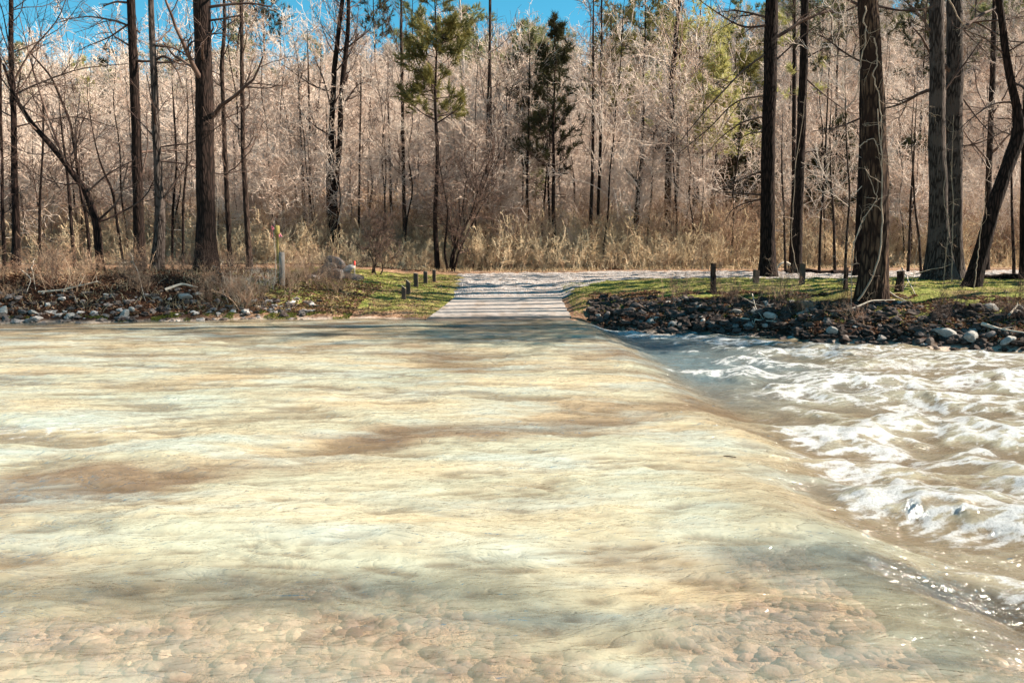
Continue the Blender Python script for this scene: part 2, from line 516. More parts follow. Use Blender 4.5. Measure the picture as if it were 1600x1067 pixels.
DST = [-9, -3, -0.6, 0, 0.3, 0.7, 1.2, 1.8, 2.6, 4.0, 6.0, 9.0, 13, 20, 40]
PROF = {
    -9.0: [-.7, -.6, -.28, 0, .12, .25, .45, .80, 1.12, 1.22, 1.25, 1.25, 1.25, 1.3, 1.5],
    -6.8: [-.6, -.5, -.22, 0, .14, .24, .36, .52, .72, .90, 1.0, 1.05, 1.1, 1.2, 1.4],
    -4.6: [-.5, -.35, -.15, 0, .08, .16, .24, .32, .42, .54, .66, .76, .88, 1.0, 1.3],
    -2.7: [-.4, -.3, -.12, 0, .04, .09, .14, .19, .26, .38, .56, .72, .84, .96, 1.3],
    -2.0: [-.3, -.24, -.09, -.02, .01, .035, .075, .12, .18, .30, .50, .70, .83, .95, 1.3],
    1.6: [-.3, -.24, -.09, -.02, .01, .035, .075, .12, .18, .30, .50, .70, .83, .95, 1.3],
    2.1: [-.6, -.5, -.34, WD, -.05, .12, .24, .34, .44, .56, .66, .76, .86, .96, 1.3],
    5.0: [-.8, -.7, -.45, WD, -.10, .08, .28, .45, .60, .72, .80, .86, .92, 1.0, 1.3],
    9.0: [-.9, -.8, -.50, WD, -.12, .02, .20, .38, .58, .78, .84, .88, .93, 1.02, 1.3],
}
_PX = sorted(PROF)
def terrain(x, y):
    x = np.asarray(x, float); y = np.asarray(y, float)
    d = y - waterline(x)
    zs = [np.interp(d, DST, PROF[k]) for k in _PX]
    z = np.zeros_like(d)
    xc = np.clip(x, _PX[0], _PX[-1])
    for i in range(len(_PX) - 1):
        a, b_ = _PX[i], _PX[i + 1]
        w = np.clip((xc - a) / (b_ - a), 0, 1)
        inside = ((xc >= a) & (xc < b_)) if i < len(_PX) - 2 else ((xc >= a) & (xc <= b_))
        z = np.where(inside, zs[i] * (1 - w) + zs[i + 1] * w, z)
    # the ford's bed up to the near bank
    slab = sstep(1.9, 2.3, x) * -0.45
    bed = -0.30 + slab + 0.10 * sstep(5.0, 2.6, y)
    nb = sstep(3.0, 0.8, y + 0.12 * np.abs(x)) * 0.45 + sstep(0.5, -6, y) * 0.9
    under = d < -1.2
    wu = sstep(-0.8, -2.6, d)
    z = z * (1 - wu) + (bed + nb) * wu
    # hill
    ridge = 30 + 7.0 * np.tanh(x / 55.0) + 3.0 * noise2(x / 42.0, 0.3 + x * 0, 3)
    t = np.clip((y - 50 - 6 * noise2(x / 26.0, x * 0 + 4.2, 9)) / 112.0, 0, 1)
    hz = ridge * (t ** 1.15) * (1 + 0.10 * noise2(x / 22.0, y / 40.0, 5) * (1 - t))
    z = z + hz - 0.10 * np.maximum(y - 175, 0)
    off_road = 1 - sstep(-2.9, -2.2, x) * sstep(2.2, 1.7, x) * sstep(26, 25, y)
    z = z + off_road * 0.05 * fbm(x * 1.4, y * 1.4, 3, 21) * (d > -0.2) + (d > 0.2) * off_road * 0.02 * noise2(x * 6, y * 6, 33)
    z = z + 0.02 * noise2(x * 5, y * 5, 40) * (d < -0.5)
    return z

def terr1(x, y): return float(terrain(np.array([x]), np.array([y]))[0])

def hit(px, py, y0=3.0, y1=120.0):
    """the place on the ground seen at a point of the photograph"""
    d = ray(px, py)
    ys = np.linspace(y0, y1, 6000)
    X = d[0] / d[1] * ys; Z = EYE + d[2] / d[1] * ys
    g = terrain(X, ys)
    k = np.argmax(Z <= g)
    return np.array([X[k], ys[k], g[k]])

# road outline helpers
def road_mask(x, y):
    """1 where the gravel lies: up from the ramp, then bending away to the right along the forest"""
    n = 0.35 * noise2(x * 1.1, y * 1.1, 60)
    # lane from the ramp
    a = sstep(-2.1 + n, -1.7 + n, x + 0.06 * (y - 24)) * sstep(2.2 + n, 1.8 + n, x - 0.9 * np.maximum(y - 24.5, 0) * 0.6) * sstep(23.7, 24.0, y) * sstep(36.5 + n * 2, 35.0 + n * 2, y)
    # lane running right
    lo = 27.6 - 0.9 * sstep(4, 14, x) + n; hi = 36.2 - 2.4 * sstep(5, 14, x) + n * 2
    c = sstep(lo - .5, lo + .3, y) * sstep(hi + .5, hi - .5, y) * sstep(-1.5, -0.3, x)
    return np.clip(np.maximum(a, c), 0, 1)

xs = np.concatenate([-np.geomspace(700, 17, 90), np.arange(-16.9, 16.9, 0.11), np.geomspace(17, 700, 90)])
ys = np.concatenate([np.linspace(-60, 1, 30), np.arange(1.3, 14, 0.16), np.arange(14, 31, 0.09), np.geomspace(31.1, 60, 110), np.geomspace(60.6, 800, 130)])
gg, GX, GY, GZ = grid_geo(xs, ys, terrain)
ground = obj('ground', gg, M_ground)
tag(ground, 'leaf-strewn river bank, grass verge and wooded valley floor', 'ground', kind='structure')
def set_attr(me, name, arr):
    a = me.attributes.new(name, 'FLOAT', 'POINT'); a.data.foreach_set('value', np.clip(arr, 0, 1).astype(np.float32).ravel())
D = GY - waterline(GX)
gn = 0.5 + 0.9 * fbm(GX * 0.5, GY * 0.5, 3, 71)
grassL = sstep(-8.6, -6.5, GX) * sstep(-1.4, -2.2, GX) * sstep(0.5, 1.6, D) * sstep(15, 11, D)
grassR = sstep(1.9, 2.6, GX) * sstep(0.9, 1.9, D) * sstep(27.8, 26.9, GY + 0.4 * noise2(GX, GY, 4)) * sstep(30, 12, GX)
set_attr(ground.data, 'grass', (grassL + grassR) * np.clip(0.35 + gn, 0, 1))
set_attr(ground.data, 'hill', sstep(36, 40, GY))
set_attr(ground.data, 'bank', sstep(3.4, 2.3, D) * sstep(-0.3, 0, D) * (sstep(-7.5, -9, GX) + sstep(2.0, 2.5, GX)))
set_attr(ground.data, 'bed', sstep(0.15, -0.05, D))

# gravel road: its own sheet a little above the ground
rx = np.arange(-3.4, 40, 0.14); ry = np.arange(23.6, 38, 0.13)
RX, RY = np.meshgrid(rx, ry)
rm = road_mask(RX, RY)
RZ = terrain(RX, RY) + 0.012 + 0.018 * noise2(RX * 5, RY * 5, 81) - 0.05 * (1 - rm)
Vr = np.stack([RX, RY, RZ], -1).reshape(-1, 3)
j, i = np.meshgrid(np.arange(len(ry) - 1), np.arange(len(rx) - 1), indexing='ij')
keep = (rm[:-1, :-1] + rm[1:, :-1] + rm[:-1, 1:] + rm[1:, 1:]) > 0.15
b0 = (j * len(rx) + i)[keep]
gr = Geo(); gr.add(Vr, np.stack([b0, b0 + 1, b0 + len(rx) + 1, b0 + len(rx)], -1))
road = obj('gravel_road', gr, M_gravel)
tag(road, 'pale gravel road bending right along the edge of the woods', 'road', kind='structure')

# concrete ramp and submerged ford slab, cast in panels with joints
cr = Geo()
edges = [5.0, 8.2, 11.8, 15.4, 18.2, 20.35, 21.75, 23.1, 24.15]
def ramp_z(y):
    return terrain(np.zeros_like(y), y) + 0.05
for a, b_ in zip(edges[:-1], edges[1:]):
    yy = np.linspace(a + 0.012, b_ - 0.012, max(4, int((b_ - a) / 0.18)))
    xl = np.interp(yy, [0, 19.6, 24.2], [-2.25, -2.3, -1.84]); xr = np.interp(yy, [0, 17, 19.6, 24.2], [1.92, 1.9, 1.60, 1.58])
    nx = 25
    X = xl[:, None] + (xr - xl)[:, None] * np.linspace(0, 1, nx)[None]
    X[:, -1] += 0.12 * noise2(yy * 3.3, yy * 0 + 2, 6) + .05 * noise2(yy * 9, yy * 0, 7); X[:, 0] += 0.05 * noise2(yy * 2.9, yy * 0 + 8, 6)
    Y = yy[:, None] + 0 * X
    Z = np.where(yy > 17.5, ramp_z(yy), -0.25)[:, None] + 0.008 * noise2(X * 2.5, Y * 3.5, 15) + 0.006 * noise2(X * 8, Y * 8, 18)
    V = np.stack([X, Y, Z], -1).reshape(-1, 3); ny = len(yy)
    jj, ii = np.meshgrid(np.arange(ny - 1), np.arange(nx - 1), indexing='ij'); b0 = (jj * nx + ii).ravel()
    Q = [np.stack([b0, b0 + 1, b0 + nx + 1, b0 + nx], -1)]
    # skirts give the panel thickness
    border = list(range(nx)) + [r * nx + nx - 1 for r in range(1, ny)] + list(range(ny * nx - 2, (ny - 1) * nx - 1, -1)) + [r * nx for r in range(ny - 2, 0, -1)]
    low = V[border] - np.array([0, 0, 0.16])
    nb = len(border); base = len(V)
    V = np.concatenate([V, low])
    Q.append(np.array([[border[k], base + k, base + (k + 1) % nb, border[(k + 1) % nb]] for k in range(nb)]))
    cr.add(V, np.concatenate(Q))
ramp = obj('concrete_road', cr, M_concrete, smooth=False)
bed_done = True
tag(ramp, 'worn concrete ford ramp rising out of the river', 'road', kind='structure')

# ------------------------------------------------------------------ the river
wy = np.concatenate([np.linspace(-3, 1.5, 20), np.geomspace(1.55, 21.5, 820)])
wx = np.concatenate([-np.geomspace(60, 9.05, 70), np.arange(-9, 9.5, 0.021), np.geomspace(9.53, 60, 110)])
WX, WY = np.meshgrid(wx, wy)
edge_x = 1.95 + 0.22 * noise2(WY * 0.5, WY * 0 + 1, 50) + 0.10 * noise2(WY * 1.9, WX * 0.5, 52) - 0.25 * sstep(14, 19, WY)
u = WX - edge_x                                  # distance past the ford's edge
down = sstep(-0.15, 1.25, u)
wn1 = fbm(WX * 0.42 + 0.25 * WY, WY * 0.95, 4, 101)
flow = ridged(WX * 0.75 - WY * 0.12 + 0.4 * wn1, WY * 1.9 + 0.55 * wn1, 4, 111)
fine = ridged(WX * 2.2 + wn1, WY * 5.5 + 0.8 * wn1, 3, 121)
micro = fbm(WX * 7.5, WY * 15.0, 3, 131)
calm = 0.55 + 0.45 * sstep(19, 12, WY)
H = calm * (0.045 * wn1 + 0.042 * (flow - 0.5) + 0.020 * (fine - 0.5) + 0.0028 * micro)
swell = ridged(WX * 0.30 - WY * 0.10 + 0.5 * wn1, WY * 0.62 - WX * 0.22 + 0.35 * wn1, 2, 107)
H += calm * 0.055 * (swell - 0.5)
# broad shallow wave running diagonally over the ford
def lineband(x0, y0, x1, y1, w, X, Y):
    dx, dy = x1 - x0, y1 - y0; L = math.hypot(dx, dy)
    s = ((X - x0) * dx + (Y - y0) * dy) / L; n = (-(X - x0) * dy + (Y - y0) * dx) / L
    return np.exp(-(n / w) ** 2) * sstep(-0.8, 0.3, s) * sstep(L + 1.0, L - 0.3, s), n / w
wob = 0.30 * noise2(WX * 0.6, WY * 0.3, 77)
b1, n1 = lineband(-4.4, 4.8, 2.6, 8.9, 0.55, WX, WY + wob)
H += -0.045 * b1 * (n1 < 9)
b2, n2 = lineband(-1.5, 12.2, 2.2, 12.8, 0.9, WX, WY + wob)
H += -0.03 * b2
b3, n3 = lineband(-3.4, 5.6, -2.6, 7.2, 0.35, WX, WY + wob)
H += 0.05 * b3
# drop below the ford and the standing waves
H += WD * down
H += -0.06 * np.exp(-((u - 0.75) / 0.4) ** 2) * (0.7 + 0.5 * noise2(WY * 0.9, WY * 0, 5))
tw = sstep(0.7, 2.0, u)
st1 = ridged(WX * 0.42 + WY * 0.16, WY * 0.55 - WX * 0.10 + 0.3 * wn1, 2, 141)
st2 = ridged(WX * 1.3 + 0.4 * wn1, WY * 1.7, 3, 151)
near_damp = 0.6 + 0.4 * sstep(3.2, 5.5, WY)
H += tw * near_damp * (0.22 * (st1 - 0.45) + 0.13 * (st2 - 0.5) + 0.022 * (ridged(WX * 4, WY * 6, 3, 161) - 0.5))
foam = np.zeros_like(H)
# (centre x, centre y, length x, width y, tilt, height, foam)
humps = [(3.35, 7.75, .75, .42, -.35, .16, 1.0), (4.9, 8.2, 1.0, .5, -.3, .16, 1.0), (6.0, 7.2, 1.0, .55, -.3, .10, .9),
         (2.95, 5.7, .55, .42, -.5, .15, 1.0), (3.7, 5.35, .8, .4, -.35, .12, 1.0), (4.7, 6.1, .9, .35, -.2, .08, .7),
         (3.5, 12.2, 1.3, .45, -.10, .13, .9), (5.2, 11.4, 1.4, .42, -.15, .13, .95), (4.1, 10.4, .9, .40, -.2, .12, .8),
         (7.8, 11.2, 1.5, .5, .25, .20, 1.0), (9.4, 11.9, 1.2, .6, .2, .22, 1.0), (9.0, 9.9, 1.3, .5, -.1, .12, .8), (7.2, 13.3, 1.6, .4, .1, .10, .5),
         (2.6, 18.9, .9, .30, -.25, .07, 1.0), (3.4, 18.2, 1.3, .30, -.25, .07, 1.0), (4.9, 17.2, 1.4, .35, -.2, .07, .8), (7.0, 15.9, 1.6, .35, -.15, .08, .7), (4.4, 13.6, 1.2, .35, -.2, .10, .7), (5.6, 9.9, 1.0, .4, -.2, .10, .8), (2.9, 6.7, .5, .3, -.5, .08, .7), (5.6, 5.6, 1.0, .4, -.2, .10, .9), (5.9, 14.9, 1.5, .4, -.1, .10, .55),
         (8.2, 14.6, 1.8, .4, .0, .10, .6), (6.9, 9.2, .8, .35, -.2, .10, .6), (3.0, 4.2, .45, .22, -.6, .06, .7),
         (3.55, 3.6, .5, .25, -.5, .07, .85), (2.75, 3.1, .35, .16, -.6, .04, .5), (4.5, 4.4, .7, .35, -.4, .09, .9), (10.8, 12.6, 1.2, .5, .1, .16, .9), (12.0, 10.2, 1.4, .6, .0, .16, .9)]
hw = 0.35 * fbm(WX * 1.6, WY * 1.6, 3, 171)
for (cx, cy, lx, ly, ti, hh, fo) in humps:
    dx, dy = WX - cx, WY - cy
    c, s = math.cos(ti), math.sin(ti)
    a_ = (c * dx + s * dy) / lx + hw; n_ = (-s * dx + c * dy) / ly + hw * 1.3
    q = np.exp(-(a_ ** 2) - (n_ ** 2))
    H += hh * q
    q2 = np.exp(-((a_ - 0.35) ** 2) - ((n_ + 0.35) ** 2) * 0.9)
    foam = np.maximum(foam, fo * sstep(0.16, 0.65, q2))
    tail = np.exp(-((a_ - 1.3) / 1.1) ** 2 - ((n_ + 0.9) / 0.8) ** 2)      # trails of froth downstream
    foam = np.maximum(foam, 0.55 * fo * sstep(0.25, 0.9, tail))
lace = ridged(WX * 2.6 + WY * .8 + hw, WY * 6.5 - WX * 1.2 + hw, 5, 181)
grain = fbm(WX * 26, WY * 30, 3, 191)
crest = sstep(0.52, 0.79, st1 * 0.45 + st2 * 0.35 + lace * 0.25) * tw
foam = np.clip(foam * (0.15 + 0.95 * sstep(0.38, 0.78, lace)) + 1.0 * crest * sstep(0.38, 0.66, lace), 0, 1)
foam = foam * sstep(0.0, 0.4, u)
# a few broken crests on the ford itself
ford_crest = sstep(0.80, 0.95, flow + 0.2 * fine) * sstep(0.72, 0.9, fine) * (1 - down) * sstep(15, 9, WY) * 0.30
left_break = np.exp(-((WX + 4.5) / 0.8) ** 2 - ((WY - 7.2) / 0.30) ** 2) * sstep(0.5, 0.75, fine) * 0.55
foam = np.maximum(foam, np.maximum(ford_crest, left_break))
H += tw * (0.15 + foam) * (0.010 * grain + 0.022 * ridged(WX * 7, WY * 10, 3, 195))
# water has no needle-sharp pits: relax the rapids a little
Hs = H.copy()
for _ in range(5):
    Hs[:, 1:-1] = .25 * Hs[:, :-2] + .5 * Hs[:, 1:-1] + .25 * Hs[:, 2:]
    for __ in range(2): Hs[1:-1] = .25 * Hs[:-2] + .5 * Hs[1:-1] + .25 * Hs[2:]
H = H + (Hs - H) * np.clip(tw, 0, 1) * .92
def blur(A, nx, ny):
    k = np.cumsum(np.pad(A, ((0, 0), (nx + 1, nx)), 'edge'), axis=1); A = (k[:, 2 * nx + 1:] - k[:, :-2 * nx - 1]) / (2 * nx + 1)
    k = np.cumsum(np.pad(A, ((ny + 1, ny), (0, 0)), 'edge'), axis=0); return (k[2 * ny + 1:] - k[:-2 * ny - 1]) / (2 * ny + 1)
thin = sstep(-0.004, 0.045, blur(H, 48, 50) - H) * .70 + sstep(0.002, 0.024, blur(H, 14, 16) - H) * .35 + sstep(0.0005, 0.008, blur(H, 5, 6) - H) * .40     # wave shading put into the colour: troughs tinted brown
SHOREMASK = WY > waterline(WX) + 0.9
Vw = np.stack([WX, WY, H], -1).reshape(-1, 3)
j, i = np.meshgrid(np.arange(len(wy) - 1), np.arange(len(wx) - 1), indexing='ij')
keep = ~(SHOREMASK[:-1, :-1])
b0 = (j * len(wx) + i)[keep]
gw = Geo(); gw.add(Vw, np.stack([b0, b0 + 1, b0 + len(wx) + 1, b0 + len(wx)], -1))

# shallow, clear water where the bed shows: along the near bank, over the sill and around its edge
cn = fbm(WX * 0.8, WY * 0.9, 4, 201)
clear = sstep(4.4, 3.3, WY + 0.9 * cn + 0.10 * (WX - 0.5) ** 2 * (WX < 0.5) * -0.35 - 0.12 * np.maximum(WX, 0))
clear = np.maximum(clear, 0.35 * np.exp(-((u + 0.1) / 0.55) ** 2) * sstep(6.5, 4.2, WY + cn))
clear = np.maximum(clear, 0.2 * np.exp(-((u - 0.35) / 0.45) ** 2) * sstep(16, 9, WY))
clear = np.maximum(clear, 0.8 * sstep(1.3, 0.0, waterline(WX) - WY) * (WX < 2.3))
clear = np.clip(clear, 0, 1)
silt_and_bands = 0.42 + 0.50 * fbm(WX * 0.45 + 0.25 * WY, WY * 0.85 - 0.12 * WX + 0.4 * wn1, 4, 211)
silt_and_bands = np.clip(silt_and_bands + 0.58 * b1 * (1 + .5 * sstep(-1, -4, WX)) + 0.4 * b2 + 0.45 * np.exp(-((u - 0.5) / 0.5) ** 2) + 0.42 * sstep(13.5, 18.0, WY) * (1 - down) - 0.18 * sstep(13, 8, WY) * (1 - b1), 0, 1)  # browner along the bands, past the ford's edge and towards the far shore

def water_mat():
    """silty water: light scatters back softly from below a glossy rippled skin; clear where it is shallow"""
    b = NB('turbid_river_water'); p = b.pos()
    pn = b.mapping(p, (1.5, 3.4, 1.0), (0, 0, 0.12)); pf = b.mapping(p, (6.0, 13.0, 3.0), (0, 0, 0.1))
    s1 = b.noise(pn, 1.0, 5, 0.6, 0.9); s2 = b.noise(pf, 1.0, 4, 0.6, 0.8)
    silt_and_bands = b.attr('silt_and_bands'); clear = b.attr('clear'); foam = b.attr('foam'); down = b.attr('down')
    f = b.math('ADD', b.math('MULTIPLY', silt_and_bands, 0.80), b.math('MULTIPLY', b.math('SUBTRACT', s1, 0.5), 0.55), clamp=True)
    col = b.ramp(f, [(0.0, (0.37, 0.365, 0.275)), (0.28, (0.34, 0.32, 0.23)), (0.50, (0.28, 0.235, 0.16)), (0.72, (0.19, 0.135, 0.085)), (1.0, (0.085, 0.052, 0.034))])
    warm = b.noise(b.mapping(p, (0.35, 0.8, 1)), 1.0, 3, 0.5)
    col = b.mix(b.ramp(warm, [(0.42, 0.0), (0.66, 0.72)]), col, (0.45, 0.35, 0.215))
    cool = b.noise(b.mapping(p, (0.5, 1.6, 1), (0, 0, 0.2), (7, 3, 0)), 1.0, 4, 0.6)
    col = b.mix(b.ramp(cool, [(0.48, 0.0), (0.64, 0.6)]), col, (0.33, 0.375, 0.345))
    col = b.mix(b.math('MULTIPLY', down, 0.75), col, b.mix(b.ramp(s1, [(0.4, 0.0), (0.6, 1.0)]), (0.10, 0.066, 0.038), (0.25, 0.225, 0.16)))
    col = b.mix(b.math('MULTIPLY', b.attr('thin'), 0.66), col, (0.115, 0.078, 0.045))  # wave-front shading painted as a brown tint in the troughs
    col = b.mix(b.attr('blue_shade'), col, (0.085, 0.125, 0.14))  # blue shade and sky reflection painted into the water right of the ramp
    s3 = b.noise(b.mapping(p, (1.6, 6.5, 1.0), (0, 0, 0.12)), 1.0, 3, 0.5, 1.2)
    cre = b.ramp(b.math('ABSOLUTE', b.math('SUBTRACT', s3, 0.5)), [(0.0, 0.0), (0.04, 0.55), (0.2, 1.0)])
    h = b.math('ADD', b.math('MULTIPLY', s1, 0.9), b.math('MULTIPLY', s2, 0.30))
    h = b.math('ADD', h, b.math('MULTIPLY', cre, 0.16))
    fl = b.noise(b.mapping(p, (26, 46, 20)), 1.0, 2, 0.5)
    h = b.math('ADD', h, b.math('MULTIPLY', b.math('MULTIPLY', fl, 0.05), b.math('ADD', b.math('MULTIPLY', down, 2.5), 0.8)))
    nrm = b.bump(h, 1.0, 0.050)
    # body normal: mostly upright, as light scattered inside the water barely follows the ripples
    geo = b.new('ShaderNodeNewGeometry')
    vm = b.new('ShaderNodeVectorMath'); vm.operation = 'ADD'; b.link(nrm, vm.inputs[0]); vm.inputs[1].default_value = (0, 0, 0.9)
    vn = b.new('ShaderNodeVectorMath'); vn.operation = 'NORMALIZE'; b.link(vm.outputs[0], vn.inputs[0])
    body = b.new('ShaderNodeBsdfDiffuse'); b.link(col, body.inputs['Color']); b.link(vn.outputs[0], body.inputs['Normal'])
    tr = b.new('ShaderNodeBsdfTransparent'); tr.inputs[0].default_value = (0.93, 0.84, 0.77, 1)
    cf = b.math('MULTIPLY', clear, b.ramp(b.math('ADD', b.math('MULTIPLY', s1, .5), b.math('MULTIPLY', cool, .5)), [(0.36, 0.36), (0.58, 0.72)]))
    under = b.new('ShaderNodeMixShader'); b.link(cf, under.inputs[0]); b.link(body.outputs[0], under.inputs[1]); b.link(tr.outputs[0], under.inputs[2])
    fr = b.new('ShaderNodeFresnel'); fr.inputs['IOR'].default_value = 1.36; b.link(nrm, fr.inputs['Normal'])
    gl = b.new('ShaderNodeBsdfGlossy'); gl.inputs['Roughness'].default_value = 0.065; b.link(nrm, gl.inputs['Normal'])
    m1 = b.new('ShaderNodeMixShader'); b.link(b.math('MULTIPLY', fr.outputs[0], b.math('SUBTRACT', 1.0, geo.outputs['Backfacing'])), m1.inputs[0]); b.link(under.outputs[0], m1.inputs[1]); b.link(gl.outputs[0], m1.inputs[2])
    # foam: bubbles and lace trailing with the current
    lace = b.noise(b.mapping(p, (7, 22, 12), (0, 0, 0.28)), 1.0, 9, 0.80, 0.2)
    ff = b.math('ADD', foam, b.math('MULTIPLY', b.math('SUBTRACT', lace, 0.5), 3.0))
    ff = b.ramp(ff, [(0.12, 0.0), (0.42, 0.55), (0.80, 1.0)])
    ff = b.math('MULTIPLY', ff, b.ramp(foam, [(0.02, 0.0), (0.3, 1.0)]))
    bub = b.noise(p, 55, 5, 0.8)
    fn = b.bump(b.math('ADD', bub, b.math('MULTIPLY', lace, 1.5)), 1.0, 0.035, vn.outputs[0])
    spk = b.voronoi(b.mapping(p, (1, 1.5, 1)), 75, 'F1')
    ff = b.math('MAXIMUM', ff, b.math('MULTIPLY', b.ramp(spk, [(0.10, 1.0), (0.24, 0.0)]), b.ramp(b.math('ADD', b.math('MULTIPLY', foam, .6), b.math('MULTIPLY', b.math('MULTIPLY', down, lace), .45)), [(0.25, 0.0), (0.42, 1.0)])))
    fs = b.bsdf(b.ramp(bub, [(0.30, (0.40, 0.39, 0.37)), (0.55, (0.86, 0.85, 0.84))]), 0.16, fn, 0.8)
    m2 = b.new('ShaderNodeMixShader'); b.link(ff, m2.inputs[0]); b.link(m1.outputs[0], m2.inputs[1]); b.link(fs.outputs[0], m2.inputs[2])
    return b.out(m2.outputs[0])
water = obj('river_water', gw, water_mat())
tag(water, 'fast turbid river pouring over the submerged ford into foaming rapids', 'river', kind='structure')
set_attr(water.data, 'silt_and_bands', silt_and_bands); set_attr(water.data, 'thin', thin); set_attr(water.data, 'blue_shade', .9 * down * sstep(8.5, 13, WY + .8 * cn) * sstep(5.0, 1.2, u + .6 * cn)); set_attr(water.data, 'clear', clear); set_attr(water.data, 'foam', foam); set_attr(water.data, 'down', down)
def water_z(x, y):
    return float(H[np.argmin(np.abs(wy - y)), np.argmin(np.abs(wx - x))])

# ------------------------------------------------------------------ trees
def stem_line(pts, k=26, wob=0.0, seed=0):
    """smooth polyline through the given 3D points"""
    pts = np.asarray(pts, float)
    s = np.concatenate([[0], np.cumsum(np.linalg.norm(np.diff(pts, axis=0), axis=1))])
    t = np.linspace(0, s[-1], k)
    P = np.stack([np.interp(t, s, pts[:, c]) for c in range(3)], 1)
    for _ in range(2):
        Q = P.copy(); Q[1:-1] = 0.25 * P[:-2] + 0.5 * P[1:-1] + 0.25 * P[2:]; P = Q
    if wob > 0:
        P[1:, 0] += wob * noise2(t[1:] * 0.5, t[1:] * 0 + seed, seed); P[1:, 1] += wob * noise2(t[1:] * 0.5, t[1:] * 0 + seed + 9, seed + 1)
    return P

def limbs(r, geo, P, R, L, levels, s0=4, mat=0):
    """levels: dicts for grow(); adds all tubes to geo, returns the last two generations"""
    P = P[None] if P.ndim == 2 else P; R = R[None] if R.ndim == 1 else R
    L = np.atleast_1d(np.asarray(L, float))
    gens = []
    for li, lv in enumerate(levels):
        src = (P, R, L) if li == 0 else gens[lv.pop('src', li - 1)]
        C, RR, LL = grow(r, src[0], src[1], src[2], **lv)
        tubes(geo, C, RR, s=(s0 if li == 0 else 3), mat=mat)
        gens.append((C, RR, LL))
    return gens

def pole_tree(seed, Hh=20, r0=0.13, crown0=0.35, dens=1.0, tw=0.008, lean=0.9, n1=26, spread=0.24, up=0.12, ang=0.85, fine=True):
    r = np.random.default_rng(seed)
    k = 24
    t = np.linspace(0, 1, k)
    P = np.stack([lean * t * r.normal() + 0.25 * noise2(t * 4, t * 0 + seed, seed), lean * t * r.normal() + 0.25 * noise2(t * 4, t * 0 + seed, seed + 3), t * Hh - 0.25], 1)
    R = r0 * (1 - 0.88 * t ** 0.9) * (1 + 0.35 * np.exp(-t * Hh / 0.35))
    tg, cg = Geo(), Geo()
    tubes(tg, P, R, s=8)
    lv = [dict(n=int(n1), t0=crown0, t1=0.99, ang=ang, dang=.22, lr=spread, rr=.42, k=8, up=up, wig=.20, lfall=.62, rmin=tw * 1.6),
          dict(n=max(3, int(8 * dens)), t0=.15, t1=.98, ang=.7, dang=.25, lr=.55, rr=.6, k=5, up=.03, wig=.3, lfall=.4, rmin=tw * 1.2)]
    if fine:
        lv.append(dict(n=max(3, int(6 * dens)), t0=.1, t1=1., ang=.9, dang=.35, lr=.6, rr=.6, k=4, up=.02, wig=.3, lfall=.3, rmin=tw))
    limbs(r, cg, P, R, Hh, lv)
    return tg, cg

def bushy_tree(seed, Hh=11, r0=0.10, dens=1.0, tw=0.009, stems=1):
    r = np.random.default_rng(seed)
    tg, cg = Geo(), Geo()
    for s in range(stems):
        k = 16; t = np.linspace(0, 1, k)
        lx, ly = (r.normal() * 0.12, r.normal() * 0.12) if stems == 1 else (r.normal() * 0.24, r.normal() * 0.24)
        hh = Hh * (0.8 + 0.3 * r.random())
        P = np.stack([lx * hh * t ** 1.3 + 0.25 * noise2(t * 3, t * 0 + s, seed + s) + 0.12 * r.normal() * (stems > 1), ly * hh * t ** 1.3 + 0.25 * noise2(t * 3, t * 0 + s, seed + 9 + s) + 0.12 * r.normal() * (stems > 1), t * hh - 0.2], 1)
        R = r0 * (1 - 0.9 * t) * (1 + 0.3 * np.exp(-t * hh / 0.3)) / (1 if stems == 1 else 1.4)
        tubes(tg, P, R, s=7)
        d = dens if stems == 1 else dens * 0.55
        limbs(r, cg, P, R, hh, [
            dict(n=int(22 * d) + 3, t0=.18, t1=.99, ang=.95, dang=.3, lr=.46, rr=.5, k=8, up=.10, wig=.20, lfall=.55, rmin=tw * 1.6),
            dict(n=8, t0=.12, t1=.98, ang=.75, dang=.3, lr=.52, rr=.6, k=5, up=.05, wig=.28, lfall=.4, rmin=tw * 1.2),
            dict(n=6, t0=.1, t1=1., ang=.85, dang=.35, lr=.6, rr=.6, k=4, up=.03, wig=.3, lfall=.3, rmin=tw)])
    return tg, cg

def brush_clump(seed, Hh=3.2, n=26, rad=1.2, tw=0.007):
    r = np.random.default_rng(seed); g = Geo()
    st = np.stack([r.normal(size=n) * rad * .5, r.normal(size=n) * rad * .5, np.full(n, -0.1)], 1)
    k = 7; P = np.zeros((n, k, 3)); P[:, 0] = st
    cur = norm(np.stack([r.normal(size=n) * .22, r.normal(size=n) * .22, np.ones(n)], 1))
    L = Hh * (0.5 + 0.6 * r.random(n))
    for q in range(1, k):
        cur = norm(cur + 0.13 * r.normal(size=(n, 3)) + np.array([0, 0, -0.005 * q]))
        P[:, q] = P[:, q - 1] + cur * (L / (k - 1))[:, None]
    R = (0.0115 * (0.5 + r.random(n)))[:, None] * np.linspace(1, .35, k)[None]
    tubes(g, P, R, s=3)
    C, RR, LL = grow(r, P, R, L, n=7, t0=.2, t1=1, ang=.6, dang=.3, lr=.38, rr=.7, k=4, up=.1, wig=.25, rmin=tw)
    tubes(g, C, RR)
    C2, R2, _ = grow(r, C, RR, LL, n=4, t0=.2, t1=1, ang=.7, dang=.3, lr=.55, rr=.8, k=3, up=.05, wig=.25, rmin=tw * .85)
    tubes(g, C2, R2)
    return g

